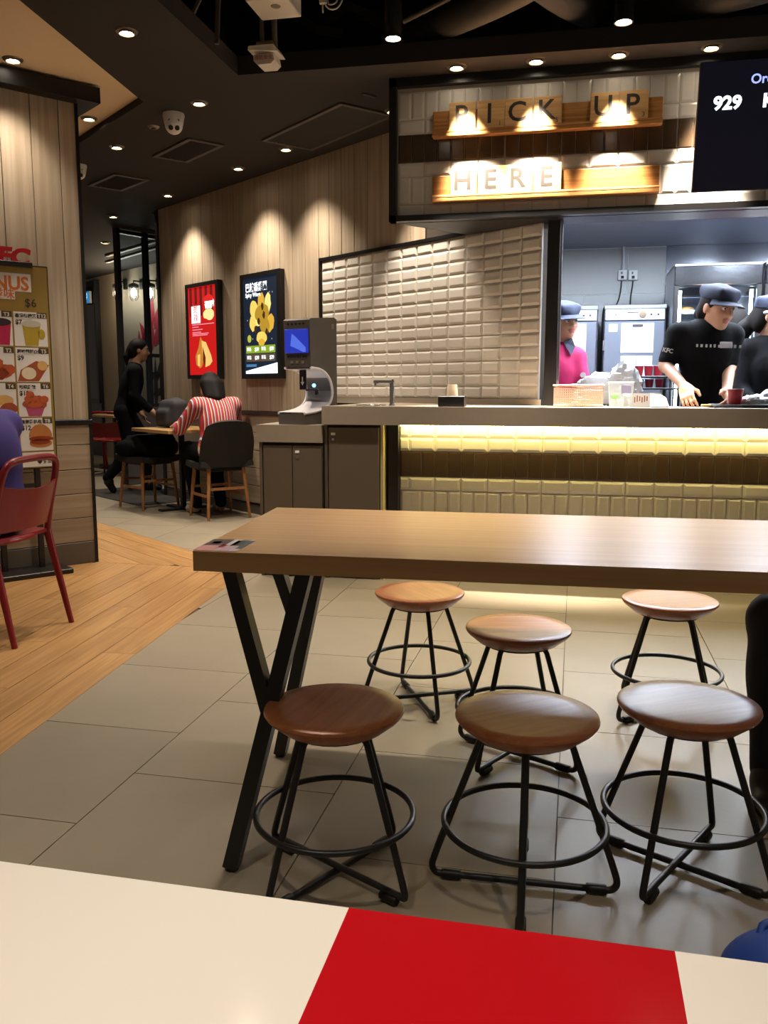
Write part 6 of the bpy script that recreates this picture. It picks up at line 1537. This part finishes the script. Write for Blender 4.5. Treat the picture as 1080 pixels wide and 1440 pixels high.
J = rel(root, pelvis=K(-0.05, 0, 0.57), chest=K(0.0, 0, 0.84), neck=K(0.07, 0, 1.00), head=K(0.145, 0.0, 1.105), sl=K(0.02, -0.17, 0.955), el=K(0.18, -0.27, 0.755), wl=K(0.40, -0.20, 0.775), sr=K(0.04, 0.17, 0.955), er=K(0.17, 0.25, 0.75), wr=K(0.40, 0.16, 0.775),
        hl=K(0.0, -0.09, 0.555), hr=K(0.0, 0.09, 0.555), kl=K(0.40, -0.11, 0.56), kr=K(0.38, 0.11, 0.56), al=K(0.27, -0.10, 0.09), ar=K(0.22, 0.11, 0.09), tl=K(0.41, -0.11, 0.036), tr=K(0.36, 0.12, 0.036))
hd_ = [(J['wl'], tuple(dv+sv*0.4), (0, 0, -1), 1, 0.35, 0.2), (J['wr'], tuple(dv-sv*0.4), (0, 0, -1), -1, 0.35, 0.2)]
person('seated person with dark hair in a red striped shirt, seen from behind', root, syaw, J, STR, DTR, pbr('pale_shoe', 'a89a84', 0.6), [((0.05, -0.06, 0.0), (0.05, -0.08, -0.12), 0.055, 0.045), ((-0.05, -0.06, 0.0), (-0.05, -0.08, -0.12), 0.055, 0.045), ((0, -0.08, -0.02), (0, -0.11, -0.14), 0.065, 0.045)], hands=hd_, res=0.010, sleeve=0.93, head=(syaw, 0.40, 0.06), girth=1.02, face=True, hem=0.46, extra_shirt=[(('e', tuple(V3(J['pelvis'])+V3((0, 0, 0.02))), (0.19, 0.15, 0.17), rotm(syaw)), 0, 0.06)])

# ---- seated person in purple on the red chair
PUR = pbr('purple_cloth', '3a2c6e', 0.85, bump=0.12, bscale=20)
pc_ = atY(-52, 690, 3.30); root = V3((pc_.x, 3.33, 0)); yw = radians(95); dv = rotm(yw)[:, 1]; sv = rotm(yw)[:, 0]
root = V3((-2.57, 3.40, 0))
J = rel(root, pelvis=K(-0.02, 0, 0.56), chest=K(0.0, 0, 0.82), neck=K(0.06, 0, 1.00), head=K(0.14, 0, 1.14), sl=K(0.0, -0.17, 0.93), el=K(0.10, -0.22, 0.74), wl=K(0.32, -0.16, 0.72), sr=K(0.0, 0.17, 0.93), er=K(0.10, 0.22, 0.72), wr=K(0.32, 0.16, 0.72),
        hl=K(0.02, -0.09, 0.545), hr=K(0.02, 0.09, 0.545), kl=K(0.42, -0.12, 0.55), kr=K(0.42, 0.12, 0.55), al=K(0.40, -0.12, 0.09), ar=K(0.40, 0.12, 0.09), tl=K(0.54, -0.12, 0.036), tr=K(0.54, 0.12, 0.036))
hd_ = [(J['wl'], tuple(dv), (0, 0, -1), 1, 0.4, 0.2), (J['wr'], tuple(dv), (0, 0, -1), -1, 0.4, 0.2)]
person('person in purple seated on the dark red chair', root, yw, J, PUR, PUR, BSHOE, [((0, -0.08, 0), (0, -0.09, -0.06), 0.05, 0.04)], hands=hd_, res=0.011, sleeve=0.93, head=(yw, 0.15, 0), girth=1.08, hem=0.47)

# ---- seated person at the long table, only one leg in view
JEAN = pbr('dark_jeans', '20232c', 0.85, bump=0.15, bscale=25, var=0.2, vscale=12)
root = V3((0.90, 2.86, 0)); yw = pi-0.15; dv = rotm(yw)[:, 1]; sv = rotm(yw)[:, 0]
J = rel(root, pelvis=K(0.0, 0, 0.52), chest=K(0.04, 0, 0.82), neck=K(0.06, 0, 1.02), head=K(0.09, 0, 1.17), sl=K(0.03, -0.18, 0.96), el=K(0.18, -0.22, 0.77), wl=K(0.42, -0.12, 0.775), sr=K(0.03, 0.18, 0.96), er=K(0.18, 0.22, 0.77), wr=K(0.42, 0.12, 0.775),
        hl=K(0.02, -0.09, 0.50), hr=K(0.02, 0.09, 0.50), kl=K(0.42, -0.16, 0.50), kr=tuple(A(1092, 872, 2.40)), al=K(0.40, -0.16, 0.09), ar=tuple(A(1084, 1060, 2.37)[:2])+(0.088,), tl=K(0.54, -0.17, 0.036), tr=tuple(A(1080, 1108, 2.27)[:2])+(0.036,))
hd_ = [(J['wl'], tuple(dv+sv*.3), (0, 0, -1), 1, 0.3, 0.2), (J['wr'], tuple(dv-sv*.3), (0, 0, -1), -1, 0.3, 0.2)]
person('person in dark jeans and dark shoes seated at the long oak table', root, yw, J, pbr('dark_top', '1a1a1e', 0.85), JEAN, pbr('dark_sneaker', '2a2826', 0.6, var=0.3, vscale=20), [], hands=hd_, res=0.012, sleeve=0.9, head=(yw, 0.2, 0), hem=0.44)
tt_ = thing('stool', 'round-seated stool under the person in dark jeans', 'stool', (0.90, 2.86, 0), 0.3, 'round wooden stools at the long table')
place('seat', seat_me, tt_); place('mounting_plate', mount, tt_); place('sled_leg', sledA, tt_); place('sled_leg', sledB, tt_); place('foot_ring', footring, tt_)
for a in range(4): place('floor_pad', padm, tt_, ((RB-0.045)*cos(a*pi/2), (RB-0.045)*sin(a*pi/2), 0.0125), rot=a*pi/2)

# ---- bags and jacket
def cloth(name, lab, cat, loc, prims, mat, res=0.014, k=0.05, yaw=0.0):
    o = place(name, sdf_mesh(prims, res, k, [mat], name), None, loc, yaw); tag(o, lab, cat); return o
JK = pbr('black_jacket', '08080a', 0.9, spec=0.1, bump=0.3, bscale=14); BPK = pbr('grey_backpack', '2c2c32', 0.75, bump=0.2, bscale=20); 
cloth('jacket', 'bulky black jacket heaped on the oak-leg seat beside the small table', 'jacket', (C2.x, C2.y, 0.475), [('b', (0, 0, 0.075), (0.25, 0.20, 0.075), None, 0.06), ('b', (0.05, 0.02, 0.135), (0.19, 0.15, 0.06), rotm(0.4), 0.05), ('c', (-0.2, 0.1, 0.15), (0.2, 0.05, 0.175), 0.035, 0.03), ('c', (-0.15, -0.1, 0.15), (0.15, -0.12, 0.16), 0.03, 0.035), ('c', (-0.05, -0.18, 0.08), (0.2, -0.16, 0.02), 0.04, 0.03)], JK, k=0.025, yaw=0.2)
b1 = atY(233, 588, 7.75)
cloth('backpack', 'dark grey backpack standing on the small oak-topped table', 'backpack', (TBL.x-0.13, TBL.y+0.13, 0.74), [('b', (0, 0, 0.13), (0.16, 0.09, 0.125), None, 0.06), ('b', (0, -0.10, 0.09), (0.11, 0.04, 0.075), None, 0.03), ('c', (-0.05, 0.02, 0.25), (0.05, 0.02, 0.25), 0.018, 0.018)], BPK, yaw=WROT)
BLU = pbr('blue_nylon', '123a8a', 0.6, bump=0.15, bscale=18)
bb = atZ(1075, 1352, 0.12)
bagt = thing('blue_bag', 'blue cloth bag on the floor behind the glossy table', 'bag', (bb.x+0.05, bb.y-0.02, 0))
place('bag_body', sdf_mesh([('e', (0, 0, 0.09), (0.12, 0.10, 0.10), None), ('b', (0, 0, 0.06), (0.11, 0.09, 0.06), None, 0.05)], 0.01, 0.05, [BLU], 'bag_body'), bagt)
MB().tube(smooth_path([(-0.06, 0.02, 0.165), (-0.05, 0.04, 0.185), (0.05, 0.04, 0.185), (0.06, 0.02, 0.165)], 2), 0.008, 8).build('handle', BLU, bagt, 60)
